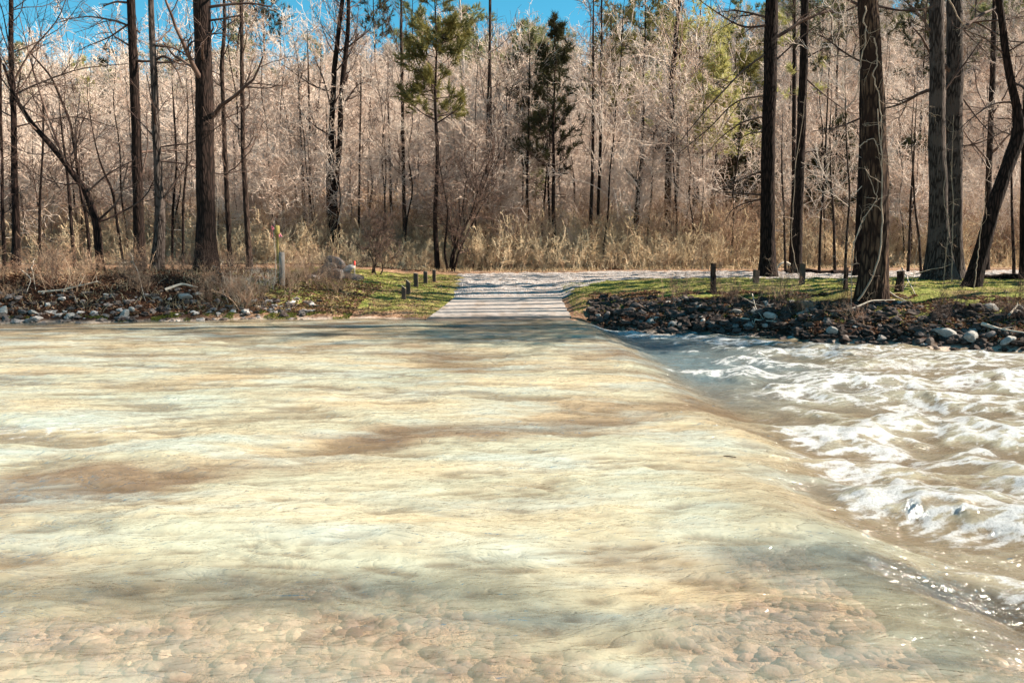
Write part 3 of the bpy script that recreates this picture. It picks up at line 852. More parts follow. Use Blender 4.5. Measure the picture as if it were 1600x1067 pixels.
def needle_tufts(geo, r, C, D, nb=14, ln=0.2, w=0.018, mat=0, spread=0.75):
    """C (m,3) tuft centres, D (m,3) twig directions"""
    m = len(C)
    if not m: return
    d = norm(D[:, None, :] * 0.75 + spread * r.normal(size=(m, nb, 3)) * 0.8 + np.array([0, 0, .12]))
    l = ln * (0.65 + 0.6 * r.random((m, nb, 1)))
    b0 = C[:, None, :] + D[:, None, :] * ln * (r.random((m, nb, 1)) - .6) * 0.8
    side = norm(np.cross(d, r.normal(size=(m, nb, 3)))) * w
    V = np.stack([b0 - side, b0 + side, b0 + d * l], 2).reshape(-1, 3)
    T = np.arange(m * nb * 3).reshape(-1, 3)
    geo.add(V, None, T, mat)

def pine_tree(seed, Hh=16, r0=0.12, crown0=.5, n1=40, lr=.16, tuft=1.0, ang=1.15, up=.1, shape='cone', dead=8, nl=.22, nw=.018, nb=14, base_len=None):
    r = np.random.default_rng(seed)
    k = 24; t = np.linspace(0, 1, k)
    P = np.stack([0.18 * noise2(t * 3, t * 0 + seed, seed), 0.18 * noise2(t * 3, t * 0 + 4, seed + 4), t * Hh - .2], 1)
    P[0, :2] = P[1, :2]
    R = r0 * (1 - .9 * t) * (1 + .3 * np.exp(-t * Hh / .35))
    tg, cg, ng = Geo(), Geo(), Geo()
    tubes(tg, P, R, s=10, rough=.06, seed=seed)
    C, RR, LL = grow(r, P[None], R[None], np.array([Hh]), n=n1, t0=crown0, t1=.985, ang=ang, dang=.15, lr=lr, rr=.4, k=7, up=up, wig=.1, lfall=.72 if shape == 'cone' else .35, rmin=.010)
    tubes(cg, C, RR, s=4)
    C2, R2, L2 = grow(r, C, RR, LL, n=7, t0=.3, t1=1, ang=.65, dang=.2, lr=.42, rr=.6, k=4, up=.14, wig=.15, rmin=.007)
    tubes(cg, C2, R2)
    if dead:
        C3, R3, L3 = grow(r, P[None], R[None], np.array([Hh]), n=dead, t0=.15, t1=crown0, ang=1.35, dang=.2, lr=.09, rr=.22, k=5, up=-.05, wig=.15, lfall=.1, rmin=.008)
        tubes(cg, C3, R3)
        C4, R4, _ = grow(r, C3, R3, L3, n=3, t0=.3, t1=1, ang=.7, dang=.3, lr=.5, rr=.6, k=3, up=0, wig=.2, rmin=.006)
        tubes(cg, C4, R4)
    # tufts along and at the ends of the twigs
    ends = C2[:, -1]; dirs = norm(C2[:, -1] - C2[:, -2])
    mids = C2[:, 2]; dm = norm(C2[:, 2] - C2[:, 1])
    e1 = C[:, -1]; d1 = norm(C[:, -1] - C[:, -2])
    ce = np.concatenate([ends, e1]); de = np.concatenate([dirs, d1])
    keep = r.random(len(ce)) < tuft
    needle_tufts(ng, r, ce[keep], de[keep], nb, nl, nw)
    keep = r.random(len(mids)) < tuft * .75
    needle_tufts(ng, r, mids[keep], dm[keep], nb, nl, nw)
    top = P[-3:]; needle_tufts(ng, r, top, np.tile([[0, 0, 1.0]], (3, 1)), nb * 2, nl, nw)
    return tg, cg, ng

# ---- hero trees: a trunk traced in metres from its place on the bank
def px_line(pts, Y, dy=0.0):
    """points of the photograph at distance Y (a third number shifts the point in depth)"""
    out = []
    for q in pts:
        yy = Y + (q[2] if len(q) > 2 else 0)
        out.append(at(q[0], q[1], yy))
    return np.array(out)

def px_r(w, Y): return w * 0.5 * Y / FPX

def local(A, base): return A - base

def hero(name, label, cat, pts, widths, Y, mat, twig=None, Htop=18, flare=1.35, sides=14, rough=.07, seed=1, branches=(), n1=10, crown0=.25,
         blen=.16, ang=1.15, up=.05, dens=1.0, tw=.006, extra_stems=(), group=None, kw=None, base=None, bt1=.97, trough=.4, twmat=None, lv2=5, lv3=5, ground_pt=None):
    """pts: pixel points from the base up; continued above the frame to height Htop"""
    r = np.random.default_rng(seed)
    A = px_line(pts, Y)
    bx, by = A[0, 0], A[0, 1]
    gz = terr1(bx, by)
    root = empty(name, (bx, by, gz))
    tag(root, label, cat, group)
    base = np.array([bx, by, gz])
    tg, cg = Geo(), Geo()
    def one(pts_, widths_, Htop_, sd, fl):
        A_ = px_line(pts_, Y)
        A_ = A_.copy()
        if pts_ is pts: A_[0, 2] = min(A_[0, 2], gz) - 0.15
        W = [px_r(w, Y) for w in widths_]
        if A_[-1, 2] < Htop_ - 1:
            d = norm(A_[-1] - A_[-2]); d = norm(d + np.array([0, 0, .8]))
            Lr = Htop_ - A_[-1, 2]
            A_ = np.concatenate([A_, [A_[-1] + d * Lr * .5, A_[-1] + d * Lr * .5 + np.array([0, 0, Lr * .5])]])
            W = W + [W[-1] * .55, W[-1] * .12]
        k = 46
        s = np.concatenate([[0], np.cumsum(np.linalg.norm(np.diff(A_, axis=0), axis=1))])
        P = stem_line(A_, k, .05 * trough, sd)
        R = np.interp(np.linspace(0, s[-1], k), s, W)
        ss = np.linspace(0, s[-1], k)
        # denser rings near the base
        R = R * (1 + (fl - 1) * np.exp(-ss / 0.45))
        tubes(tg, P - base, R, s=sides, rough=rough, seed=sd, cap=True)
        return P, R, s[-1]
    P, R, L = one(pts, widths, Htop, seed, flare)
    stems = [(P, R, L)]
    for q, (p_, w_, h_) in enumerate(extra_stems):
        stems.append(one(p_, w_, h_, seed + 11 * (q + 1), 1.0))
    for (P_, R_, L_) in stems:
        if n1 > 0:
            lv = [dict(n=n1, t0=crown0, t1=bt1, ang=ang, dang=.25, lr=blen, rr=.30, k=9, up=up, wig=.13, lfall=.3, rmin=tw * 1.5),
                  dict(n=lv2, t0=.2, t1=.98, ang=.7, dang=.25, lr=.5, rr=.6, k=6, up=.03, wig=.18, lfall=.4, rmin=tw * 1.2),
                  dict(n=lv3, t0=.15, t1=1., ang=.7, dang=.3, lr=.5, rr=.65, k=4, up=.03, wig=.2, lfall=.3, rmin=tw)]
            limbs(r, cg, P_ - base, R_, L_, lv, s0=5)
    # branches traced one by one
    if branches:
        for (bp, w0, w1, sub) in branches:
            B = px_line(bp, Y)
            k = 12
            BP = stem_line(B, k, .06, seed + len(cg.V))
            BR = np.linspace(px_r(w0, Y), px_r(w1, Y), k)
            LB = np.linalg.norm(np.diff(BP, axis=0), axis=1).sum()
            tubes(cg, BP - base, BR, s=5)
            if sub:
                limbs(r, cg, BP - base, BR, LB, [
                    dict(n=sub, t0=.15, t1=.98, ang=.75, dang=.25, lr=.38, rr=.6, k=6, up=.02, wig=.16, lfall=.4, rmin=tw * 1.2),
                    dict(n=lv2, t0=.2, t1=1., ang=.7, dang=.3, lr=.5, rr=.65, k=4, up=.02, wig=.2, lfall=.3, rmin=tw)])
    obj('trunk', tg, mat, root)
    if cg.V: obj('crown', cg, twmat or M_twig_dark, root)
    return root, base

def Yb(py, zg):
    """distance at which ground of height zg is seen on row py (below the horizon)"""
    return FPX * (EYE - zg) / (py - 400.5)

# left bank
hero('bare_tree', 'slender bare tree at the far left with branches reaching over the bank', 'tree',
     [(24, 418), (25, 330), (21, 200), (18, 90), (17, 0)], [13, 10, 8, 7, 6], 24, M_bark_dark, Htop=15, seed=3, n1=20, crown0=.30, blen=.22, up=.12,
     branches=[([(20, 150), (60, 130), (120, 108), (200, 100)], 3, 1, 9), ([(20, 130), (50, 75), (95, 30), (110, -30)], 3, 1, 9), ([(22, 150), (-10, 110), (-30, 60)], 2.5, 1, 6),
               ([(19, 90), (5, 20), (-10, -20)], 2.5, 1, 6), ([(20, 200), (60, 190), (120, 180), (200, 205)], 2.5, 1, 8)])
hero('leaning_tree', 'curved tree arching up and left over the left bank', 'tree',
     [(157, 412), (152, 350), (135, 300), (95, 245), (50, 195), (22, 150), (5, 100)], [12, 11, 10, 9, 7, 5, 3], 23.5, M_bark_dark, Htop=6, seed=5, n1=14, crown0=.2, blen=.30, up=.22, bt1=.95, flare=1.3,
     branches=[([(100, 250), (70, 170), (45, 90), (30, 20)], 4, 1, 8), ([(137, 300), (170, 270), (230, 240)], 3, 1, 6)])
hero('bare_tree', 'dark straight trunk next to the smooth grey trunk on the left bank', 'tree',
     [(219, 415), (216, 330), (213, 200), (207, 60), (204, 0)], [17, 15, 14, 12, 12], 25, M_bark_dark, Htop=19, seed=7, n1=16, crown0=.22, blen=.13, up=.02,
     branches=[([(205, 5), (180, 3), (160, 10)], 4, 2, 4), ([(205, 35), (170, 60), (130, 75)], 3, 1, 6), ([(217, 300), (232, 230), (228, 170)], 3, 1, 4)])
hero('smooth_tree', 'smooth pale grey trunk with a broken scar on the left bank', 'tree',
     [(244, 416), (251, 340), (246, 250), (242, 140), (237, 60), (236, 0)], [20, 15, 12, 10, 9, 8], 24, M_bark_grey, Htop=17, seed=9, n1=16, crown0=.25, blen=.16, up=.05, rough=.03,
     branches=[([(242, 95), (258, 85), (275, 110), (282, 132)], 4, 1.5, 5), ([(240, 72), (275, 74), (310, 100), (320, 110)], 3.5, 1, 6), ([(250, 320), (272, 285), (300, 250)], 4, 1.5, 6), ([(249, 252), (290, 255), (340, 275), (380, 265)], 3, 1, 6)])
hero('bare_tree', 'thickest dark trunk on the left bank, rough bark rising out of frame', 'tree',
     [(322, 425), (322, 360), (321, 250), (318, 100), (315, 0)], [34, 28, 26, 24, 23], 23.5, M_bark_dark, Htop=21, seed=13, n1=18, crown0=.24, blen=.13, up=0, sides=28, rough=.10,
     branches=[([(325, 12), (355, 8), (395, 5), (425, 12)], 5, 2, 6), ([(325, 33), (350, 30), (380, 24)], 4, 1.5, 5), ([(325, 55), (345, 52), (362, 60)], 3, 1, 4)])
hero('bare_tree', 'thin crooked dark tree just right of the thickest trunk', 'tree',
     [(360, 412), (354, 300), (350, 190), (346, 100), (352, 40), (350, 0)], [7, 7, 6, 6, 5, 4], 29, M_bark_mid, Htop=15, seed=15, n1=18, crown0=.25, blen=.16, up=.1)
hero('bare_tree', 'thin brown tree leaning beside tangled saplings on the left', 'tree',
     [(390, 412), (384, 320), (380, 230), (378, 120), (377, 0)], [9, 8, 7, 6, 5], 31, M_bark_mid, Htop=17, seed=17, n1=20, crown0=.3, blen=.14, up=.1)
for q, (p_, w_, Y_, s_) in enumerate([([(117, 410), (110, 330), (105, 270), (96, 200)], [6, 5, 4, 3], 25, 21), ([(140, 405), (135, 340), (124, 280), (110, 190), (80, 120), (45, 80)], [6, 5, 5, 4, 3, 2], 25.5, 23),
                                      ([(6, 425), (4, 340), (2, 200), (0, 90)], [6, 5, 4, 4], 22.5, 25), ([(60, 400), (62, 330), (66, 250), (68, 160)], [4, 4, 3, 3], 28, 27), ([(190, 345), (176, 300), (160, 265), (150, 230)], [4, 4, 3, 2], 26, 29),
                                      ([(268, 405), (270, 330), (276, 260), (272, 180)], [4, 4, 3, 3], 28, 31), ([(285, 405), (286, 320), (292, 250)], [4, 4, 3], 28, 33)]):
    hero('sapling', ['dark sapling standing left of the curved arching tree', 'thin dark sapling bending left across the curved tree', 'thin stem at the very left edge of the bank',
                     'slim upright sapling behind the leftmost slender tree', 'short crooked sapling left of the twin trunks', 'first thin sapling between the grey trunk and the thickest trunk', 'second thin sapling nearest the thickest left trunk'][q],
         'tree', p_, w_, Y_, M_bark_dark, Htop=7 + 0.3 * q, seed=s_, n1=12, crown0=.3, blen=.22, up=.2, flare=1.2, sides=8)
# middle
hero('forked_tree', 'tall dark tree splitting into two close stems left of centre', 'tree',
     [(522, 412), (519, 330), (517, 220), (523, 100), (535, 0)], [16, 12, 9, 7, 6], 43, M_bark_dark, Htop=24, seed=41, n1=22, crown0=.28, blen=.15, up=.14, dens=1, tw=.010,
     extra_stems=[([(524, 300), (530, 240), (534, 140), (543, 60), (545, 0)], [8, 8, 8, 7, 5], 23)],
     branches=[([(519, 145), (490, 135), (470, 122), (440, 100)], 3, 1, 8), ([(536, 80), (550, 70), (580, 45)], 3.5, 1, 6), ([(534, 170), (560, 130), (580, 128)], 3, 1, 6), ([(516, 165), (505, 120), (490, 90)], 3, 1, 6)])
for q, (p_, w_, Y_, H_, s_, n_, c0, m_, lb) in enumerate([
        ([(633, 424), (631, 300), (629, 180), (627, 60), (627, 0)], [7, 5.5, 5, 4, 3.5], 42, 22, 43, 26, .25, M_bark_mid, 'straight slender tree left of the first pine, thin level branches'),
        ([(615, 415), (611, 330), (609, 250), (607, 180)], [5, 4, 4, 3], 46, 13, 45, 18, .4, M_bark_mid, 'thin stem just left of the straight slender tree'),
        ([(558, 420), (561, 340), (562, 240), (564, 150)], [4, 3.5, 3, 2.5], 44, 13, 47, 16, .4, M_bark_mid, 'thin sapling behind the red-tipped stake'),
        ([(515, 408), (512, 320), (511, 230)], [5, 4.5, 3.5], 44, 11, 49, 16, .4, M_bark_mid, 'slim stem left of the forked tree base'),
        ([(478, 410), (475, 330), (471, 240)], [9, 6, 4], 44, 12, 51, 16, .4, M_bark_dark, 'dark stubby tree at the left edge of the boulder pile'),
        ([(486, 410), (484, 320), (484, 210), (482, 120)], [4, 4, 3.5, 3], 45, 15, 52, 18, .35, M_bark_mid, 'thin pole above the boulder pile'),
        ([(757, 425), (760, 330), (762, 220), (765, 100), (766, 0)], [8, 7, 6, 5, 4], 43, 23, 53, 26, .35, M_bark_mid, 'tall slim tree, tallest of the close trio behind the road'),
        ([(766, 425), (769, 340), (768, 250)], [5, 5, 4], 43.5, 13, 55, 14, .4, M_bark_dark, 'middle stem of the close trio behind the road'),
        ([(771, 423), (778, 340), (787, 270), (790, 220)], [5, 4, 4, 3], 44, 12, 57, 14, .4, M_bark_dark, 'rightmost stem of the close trio, bending right'),
        ([(826, 426), (827, 370), (823, 300), (826, 200)], [6, 5, 4, 3.5], 42, 14, 59, 16, .4, M_bark_dark, 'thin dark tree left of the second pine'),
        ([(847, 425), (846, 360), (852, 300)], [4, 4, 3], 43, 9, 61, 14, .3, M_bark_dark, 'short dark sapling directly left of the second pine'),
        ([(919, 423), (923, 340), (926, 260), (927, 150), (927, 60)], [6, 6, 5, 4.5, 3], 43, 19, 63, 22, .3, M_bark_mid, 'left stem of the slender pair right of the second pine'),
        ([(931, 422), (934, 340), (938, 240), (939, 130), (940, 20)], [6, 5, 5, 4, 3], 44, 21, 65, 26, .3, M_bark_mid, 'right stem of the slender pair right of the second pine'),
        ([(992, 412), (993, 350), (996, 284), (975, 262)], [6, 6, 5, 3], 43, 7.5, 67, 14, .35, M_bark_dark, 'dark sapling forking into a wide Y behind the road'),
        ([(1007, 416), (1014, 350), (1018, 300)], [4, 3.5, 3], 43, 9, 69, 14, .35, M_bark_mid, 'thin leaning sapling right of the Y-shaped one'),
        ([(1040, 416), (1043, 330), (1045, 230), (1050, 130), (1058, 40), (1062, 0)], [13, 11, 10, 9, 7, 6], 45, 24, 71, 30, .3, M_bark_mid, 'tall vine-clad tree with a pale twiggy crown right of centre'),
        ([(1078, 414), (1084, 340), (1086, 280), (1086, 180)], [9, 8, 7, 4], 45, 15, 73, 22, .3, M_bark_mid, 'knobbly brown tree right of the vine-clad tree'),
        ([(1101, 414), (1108, 360), (1113, 300), (1118, 250)], [7, 5, 4, 3], 43, 10, 75, 18, .3, M_bark_dark, 'dark leaning tree behind the leafy post'),
        ([(1140, 400), (1141, 350), (1135, 320)], [4, 3, 3], 46, 8, 76, 14, .4, M_bark_dark, 'small bent sapling left of the big right trunk')]):
    hero('slender_tree' if w_[0] > 5 else 'sapling', lb, 'tree', p_, w_, Y_, m_, Htop=H_, seed=s_, n1=n_, crown0=c0, blen=.16 if H_ > 12 else .24, up=.16, flare=1.15, sides=8, tw=.010,
         twmat=M_twig if q % 2 else M_twig_dark,
         branches=[([(996, 285), (1010, 270), (1020, 262)], 3.5, 1.5, 5)] if 'wide Y' in lb else ())
for q, (p_, w_, Y_, lb) in enumerate([([(700, 265), (698, 190), (698, 60)], [4.5, 4, 3], 75, 'pale dead trunk showing white beside the first pine'), ([(731, 300), (729, 200), (723, 90), (719, 0)], [7, 6, 5, 4], 75, 'tall pale grey snag right of the first pine reaching the sky')]):
    A = px_line(p_, Y_); A = np.concatenate([[[A[0, 0], Y_, terr1(A[0, 0], Y_)]], A])
    root = empty('dead_tree', A[0]); tag(root, lb, 'tree')
    g = Geo(); L0 = A[-1] + (A[-1] - A[-2]) * .15; AA = np.concatenate([A, [L0]])
    P = stem_line(AA - A[0], 20, .05, 3); R = np.interp(np.linspace(0, 1, 20), np.linspace(0, 1, len(w_) + 2), [px_r(w_[0], Y_)] + [px_r(w, Y_) for w in w_] + [.06])
    P[0, 2] -= .3
    tubes(g, P, R, s=8, cap=True); obj('trunk', g, M_bark_pale, root)
    g = Geo(); limbs(np.random.default_rng(90 + q), g, P, R, P[-1, 2], [dict(n=14, t0=.45, t1=.98, ang=1.2, dang=.25, lr=.07, rr=.25, k=5, up=0, wig=.15, rmin=.015)]); obj('crown', g, M_twig_pale, root)

# right bank
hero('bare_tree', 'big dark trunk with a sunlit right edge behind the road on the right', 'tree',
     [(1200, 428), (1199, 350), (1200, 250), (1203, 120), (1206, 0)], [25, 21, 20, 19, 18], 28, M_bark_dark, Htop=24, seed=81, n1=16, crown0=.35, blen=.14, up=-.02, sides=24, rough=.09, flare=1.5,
     branches=[([(1198, 40), (1160, 45), (1120, 20), (1085, -5)], 4, 1, 8), ([(1196, 85), (1160, 110), (1110, 165), (1062, 222)], 3.5, 1, 9), ([(1196, 150), (1150, 155), (1110, 200), (1060, 240)], 3, 1, 8),
               ([(1196, 182), (1160, 190), (1125, 215), (1105, 240)], 3, 1, 7), ([(1197, 205), (1165, 210), (1140, 232)], 2.5, 1, 6), ([(1196, 265), (1160, 280), (1120, 300), (1113, 302)], 3, 1, 6),
               ([(1195, 305), (1150, 302), (1117, 300)], 3, 1.2, 6), ([(1195, 310), (1160, 318), (1140, 330), (1135, 345)], 3, 1, 5), ([(1206, 100), (1250, 60), (1290, 30)], 3, 1, 7)])
hero('bare_tree', 'dark trunk right of the big one, beside the arched fallen branch', 'tree',
     [(1244, 418), (1247, 350), (1250, 250), (1255, 120), (1258, 0)], [16, 13, 13, 12, 11], 31, M_bark_dark, Htop=24, seed=83, n1=14, crown0=.35, blen=.13, up=0, sides=20, rough=.08,
     branches=[([(1256, 120), (1290, 150), (1330, 180), (1345, 178)], 3, 1, 6), ([(1252, 240), (1275, 235), (1320, 250)], 2, 1, 5)])
hero('bare_tree', 'slim dark trunk standing just behind the second right trunk', 'tree',
     [(1236, 416), (1240, 300), (1241, 150), (1241, 0)], [7, 6, 6, 5], 38, M_bark_dark, Htop=22, seed=84, n1=12, crown0=.4, blen=.13, up=.05, sides=12)
hero('bare_tree', 'dark trunk half hidden behind the vine-wrapped tree', 'tree',
     [(1345, 420), (1347, 330), (1352, 200), (1352, 60), (1352, 0)], [20, 17, 16, 14, 13], 29, M_bark_dark, Htop=22, seed=85, n1=12, crown0=.4, blen=.13, up=0, sides=20, rough=.08)
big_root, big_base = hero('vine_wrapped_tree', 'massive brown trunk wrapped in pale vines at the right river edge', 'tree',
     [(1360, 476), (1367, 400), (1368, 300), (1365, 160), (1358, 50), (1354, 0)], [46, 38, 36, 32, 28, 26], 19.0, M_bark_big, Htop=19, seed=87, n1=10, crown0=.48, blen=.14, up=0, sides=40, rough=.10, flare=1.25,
     branches=[([(1352, 100), (1320, 85), (1290, 60), (1262, 48)], 3.5, 1, 8), ([(1345, 185), (1310, 200), (1270, 205)], 3, 1, 6), ([(1370, 10), (1410, 18), (1455, 12)], 4, 1.5, 6)])
hero('grey_tree', 'broad grey trunk rising from a flared base, left of a pair', 'tree',
     [(1468, 436), (1466, 350), (1464, 200), (1464, 80), (1463, 0)], [44, 26, 22, 20, 19], 25, M_bark_grey, Htop=22, seed=91, n1=12, crown0=.35, blen=.14, up=.04, sides=26, rough=.06, flare=1.5,
     branches=[([(1462, 60), (1430, 15), (1400, -10)], 4, 1, 6), ([(1470, 150), (1500, 110), (1535, 60)], 3.5, 1.5, 7)])
hero('grey_tree', 'rough grey-brown trunk rising beside the broad grey one', 'tree',
     [(1492, 432), (1491, 350), (1491, 200), (1492, 80), (1491, 0)], [26, 22, 22, 22, 21], 26.5, M_bark_grey, Htop=22, seed=93, n1=14, crown0=.3, blen=.14, up=.02, sides=24, rough=.09,
     branches=[([(1494, 140), (1530, 190), (1555, 215), (1560, 230)], 3, 1, 6), ([(1490, 30), (1520, 60), (1545, 85)], 3, 1, 6), ([(1492, 230), (1530, 225), (1580, 200)], 3, 1, 6)])
hero('leaning_tree', 'thick dark trunk leaning right then bending back up at the right edge', 'tree',
     [(1514, 456), (1532, 400), (1550, 330), (1574, 260), (1596, 205), (1588, 172), (1576, 110), (1566, 30), (1560, 0)], [28, 21, 19, 19, 18, 12, 10, 9, 9], 20.5, M_bark_dark, Htop=14, seed=95, n1=10, crown0=.4, blen=.18, up=.1, sides=24, rough=.09, flare=1.3,
     branches=[([(1596, 205), (1612, 170), (1622, 90), (1625, 10)], 12, 8, 6), ([(1580, 160), (1550, 160), (1500, 200), (1480, 232)], 3, 1, 6), ([(1575, 90), (1540, 60), (1500, 45)], 3, 1, 6)])
hero('bare_tree', 'brown trunk behind the leaning tree, seen between it and the grey pair', 'tree',
     [(1541, 430), (1543, 330), (1548, 200), (1552, 80), (1555, 0)], [10, 9, 8, 8, 7], 34, M_bark_mid, Htop=20, seed=97, n1=20, crown0=.25, blen=.15, up=.1, sides=12)
hero('bare_tree', 'dark trunk cut by the right edge of the picture', 'tree',
     [(1602, 428), (1600, 330), (1603, 200), (1608, 60)], [14, 11, 10, 9], 27, M_bark_dark, Htop=19, seed=98, n1=16, crown0=.25, blen=.15, up=.05, sides=16)
for q, (p_, w_, Y_, lb) in enumerate([([(1228, 418), (1225, 340), (1222, 280)], [4, 3, 3], 33, 'thin stem right of the big dark trunk'), ([(1320, 440), (1322, 390), (1328, 300), (1322, 220)], [5, 4, 3, 2], 20.5, 'bare sapling left of the vine-wrapped tree'),
                                      ([(1419, 425), (1422, 350), (1426, 270)], [5, 4, 3], 32, 'thin sapling between the vine-wrapped tree and the grey pair'), ([(1440, 425), (1436, 370), (1430, 330)], [4, 4, 3], 30, 'crooked sapling just left of the grey pair'),
                                      ([(1305, 425), (1303, 350), (1298, 280)], [5, 4, 3], 34, 'sapling in the gap left of the half hidden trunk'), ([(1585, 425), (1582, 350), (1580, 260)], [5, 4, 3], 30, 'sapling under the bend of the leaning trunk')]):
    hero('sapling', lb, 'tree', p_, w_, Y_, M_bark_mid, Htop=8 + .4 * q, seed=130 + q, n1=14, crown0=.25, blen=.24, up=.15, sides=7, flare=1.1, twmat=M_twig)

M_vine = simple('pale_vine', (0.40, 0.30, 0.22), 0.9, 0.5, 5)
# vines on the big trunk and its neighbours
def vine(pts, w, Y, label, seed, dep=-.35, twigs=5, name='vine', mat=None):
    r = np.random.default_rng(seed)
    A = px_line([(p[0], p[1], dep) for p in pts], Y)
    P = stem_line(A, 26, .05, seed); P[1:-1] += r.normal(size=(24, 3)) * .012
    R = np.linspace(px_r(w * .7, Y), px_r(w * .35, Y), 26)
    g = Geo(); tubes(g, P - P[0], R, s=6)
    if twigs: limbs(r, g, P - P[0], R, 2.4, [dict(n=twigs, t0=.1, t1=1, ang=1.0, dang=.3, lr=.30, rr=.6, k=6, up=.02, wig=.3, rmin=.005), dict(n=3, t0=.3, t1=1, ang=.7, dang=.3, lr=.5, rr=.7, k=4, up=0, wig=.3, rmin=.004)])
    o = obj(name, g, mat or M_vine); o.location = P[0]
    tag(o, label, 'vine', 'vines climbing the right bank trees')
vine([(1340, 470), (1358, 450), (1370, 420), (1380, 380), (1376, 330), (1378, 260), (1372, 170)], 4, 18.75, 'thick pale vine sweeping up the right side of the massive trunk', 1)
vine([(1332, 392), (1345, 350), (1362, 325), (1374, 312), (1350, 260)], 2.5, 18.75, 'thin vine crossing the massive trunk diagonally at mid height', 2)
vine([(1352, 10), (1350, 30), (1355, 60), (1346, 90), (1343, 120), (1340, 150), (1330, 168), (1315, 172), (1298, 165)], 3, 18.75, 'pale looping vine hanging off the left of the massive trunk', 3, twigs=8)
vine([(1366, 60), (1372, 95), (1360, 118), (1368, 130), (1374, 160), (1380, 240)], 3, 18.75, 'pale vine twisting down the upper right of the massive trunk', 4, twigs=8)
vine([(1342, 230), (1354, 220), (1366, 215), (1374, 235), (1384, 255), (1398, 262)], 2.5, 18.75, 'short vine curling off the massive trunk to the right', 5, twigs=6)
vine([(1330, 480), (1330, 430), (1331, 385), (1352, 340)], 2.2, 18.6, 'straight pale vine standing left of the massive trunk base', 6, twigs=3)
vine([(1487, 470), (1488, 380), (1488, 280), (1490, 180)], 2.5, 24.0, 'straight pale vine hanging before the grey pair', 7, twigs=6, dep=0)
vine([(1475, 440), (1482, 360), (1475, 300), (1480, 225)], 2.2, 24.0, 'crooked pale vine on the broad grey trunk', 8, twigs=7, dep=0)
vine([(1522, 452), (1527, 400), (1532, 360), (1540, 300)], 2.2, 20.0, 'pale vine running up the leaning dark trunk', 9, twigs=3, dep=0)
vine([(1483, 0), (1500, 35), (1525, 60), (1552, 80)], 3, 24.0, 'pale vine sagging from the grey trunks toward the right', 10, twigs=6, dep=0)
vine([(1392, 150), (1412, 165), (1440, 175), (1470, 182)], 2.2, 22.0, 'thin vine looping between massive trunk and grey pair', 11, twigs=6, dep=0)
vine([(1255, 470), (1236, 380), (1243, 260), (1258, 150)], 2.0, 27.0, 'thin vine up the right side of the second dark trunk', 12, twigs=6, dep=2)

# ------------------------------------------------------------------ pines
def place_pine(px, Y, toprow, label, seed, needle=M_needle, group=None, name='pine_tree', bark=M_bark_dark, w=7, **kw):
    gx = (px - 800) / FPX * Y
    A = at(px, 400, Y); gz = terr1(A[0], Y)
    top = at(px, toprow, Y)[2]
    tg, cg, ng = pine_tree(seed, Hh=top - gz, r0=px_r(w, Y), **kw)
    root = empty(name, (A[0], Y, gz)); tag(root, label, 'pine', group)
    g = Geo(); g.merge(cg, 0); g.merge(ng, 1)
    obj('trunk', tg, bark, root); obj('crown', g, [M_twig_dark, needle], root)
    return root
place_pine(684, 38, -50, 'green pine with a tall narrow crown just left of the road end', 201, crown0=.51, n1=60, lr=.13, up=.06, ang=1.2, tuft=1, dead=12, w=9, nl=.34, nw=.022, nb=18, shape='col')
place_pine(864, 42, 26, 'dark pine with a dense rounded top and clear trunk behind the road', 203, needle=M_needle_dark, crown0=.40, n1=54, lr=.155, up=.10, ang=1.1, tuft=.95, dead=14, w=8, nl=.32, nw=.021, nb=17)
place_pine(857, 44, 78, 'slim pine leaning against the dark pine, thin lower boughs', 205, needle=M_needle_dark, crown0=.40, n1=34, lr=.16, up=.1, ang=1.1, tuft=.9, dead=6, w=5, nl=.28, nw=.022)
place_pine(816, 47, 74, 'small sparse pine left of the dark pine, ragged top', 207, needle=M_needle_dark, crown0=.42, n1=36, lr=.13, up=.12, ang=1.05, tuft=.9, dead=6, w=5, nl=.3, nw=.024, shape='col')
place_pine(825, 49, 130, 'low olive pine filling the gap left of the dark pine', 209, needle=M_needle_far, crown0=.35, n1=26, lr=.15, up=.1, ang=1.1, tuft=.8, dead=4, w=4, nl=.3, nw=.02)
place_pine(1000, 50, -60, 'broad olive pine high on the slope right of centre', 211, needle=M_needle, crown0=.66, n1=34, lr=.16, up=.1, ang=1.15, tuft=.8, dead=6, w=7, nl=.4, nw=.03, shape='col')
place_pine(1085, 46.5, -90, 'pale yellow-green pine with wide sunlit boughs reaching right', 213, needle=M_needle_yel, crown0=.52, n1=34, lr=.15, up=.08, ang=1.2, tuft=.8, dead=6, w=7, nl=.38, nw=.026, shape='col')
place_pine(1112, 43.5, 88, 'short yellow-green pine glowing at the edge of the shaded hollow', 215, needle=M_needle_yel, crown0=.45, n1=34, lr=.20, up=.1, ang=1.15, tuft=.85, dead=3, w=6, nl=.42, nw=.03)
place_pine(1160, 64, 60, 'olive pine half hidden behind the big dark right trunk', 217, needle=M_needle, crown0=.5, n1=30, lr=.17, up=.1, ang=1.15, tuft=.8, dead=3, w=6, nl=.4, nw=.03)
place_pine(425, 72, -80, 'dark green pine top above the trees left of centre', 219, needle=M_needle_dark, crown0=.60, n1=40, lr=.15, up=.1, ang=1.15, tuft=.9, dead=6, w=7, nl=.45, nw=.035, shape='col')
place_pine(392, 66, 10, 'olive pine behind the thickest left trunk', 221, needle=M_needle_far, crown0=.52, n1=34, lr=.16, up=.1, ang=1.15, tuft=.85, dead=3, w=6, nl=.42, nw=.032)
place_pine(592, 84, -60, 'tall dark pine on the slope right of the forked tree', 223, needle=M_needle_dark, crown0=.64, n1=34, lr=.12, up=.1, ang=1.15, tuft=.8, dead=6, w=6, nl=.48, nw=.036, shape='col')
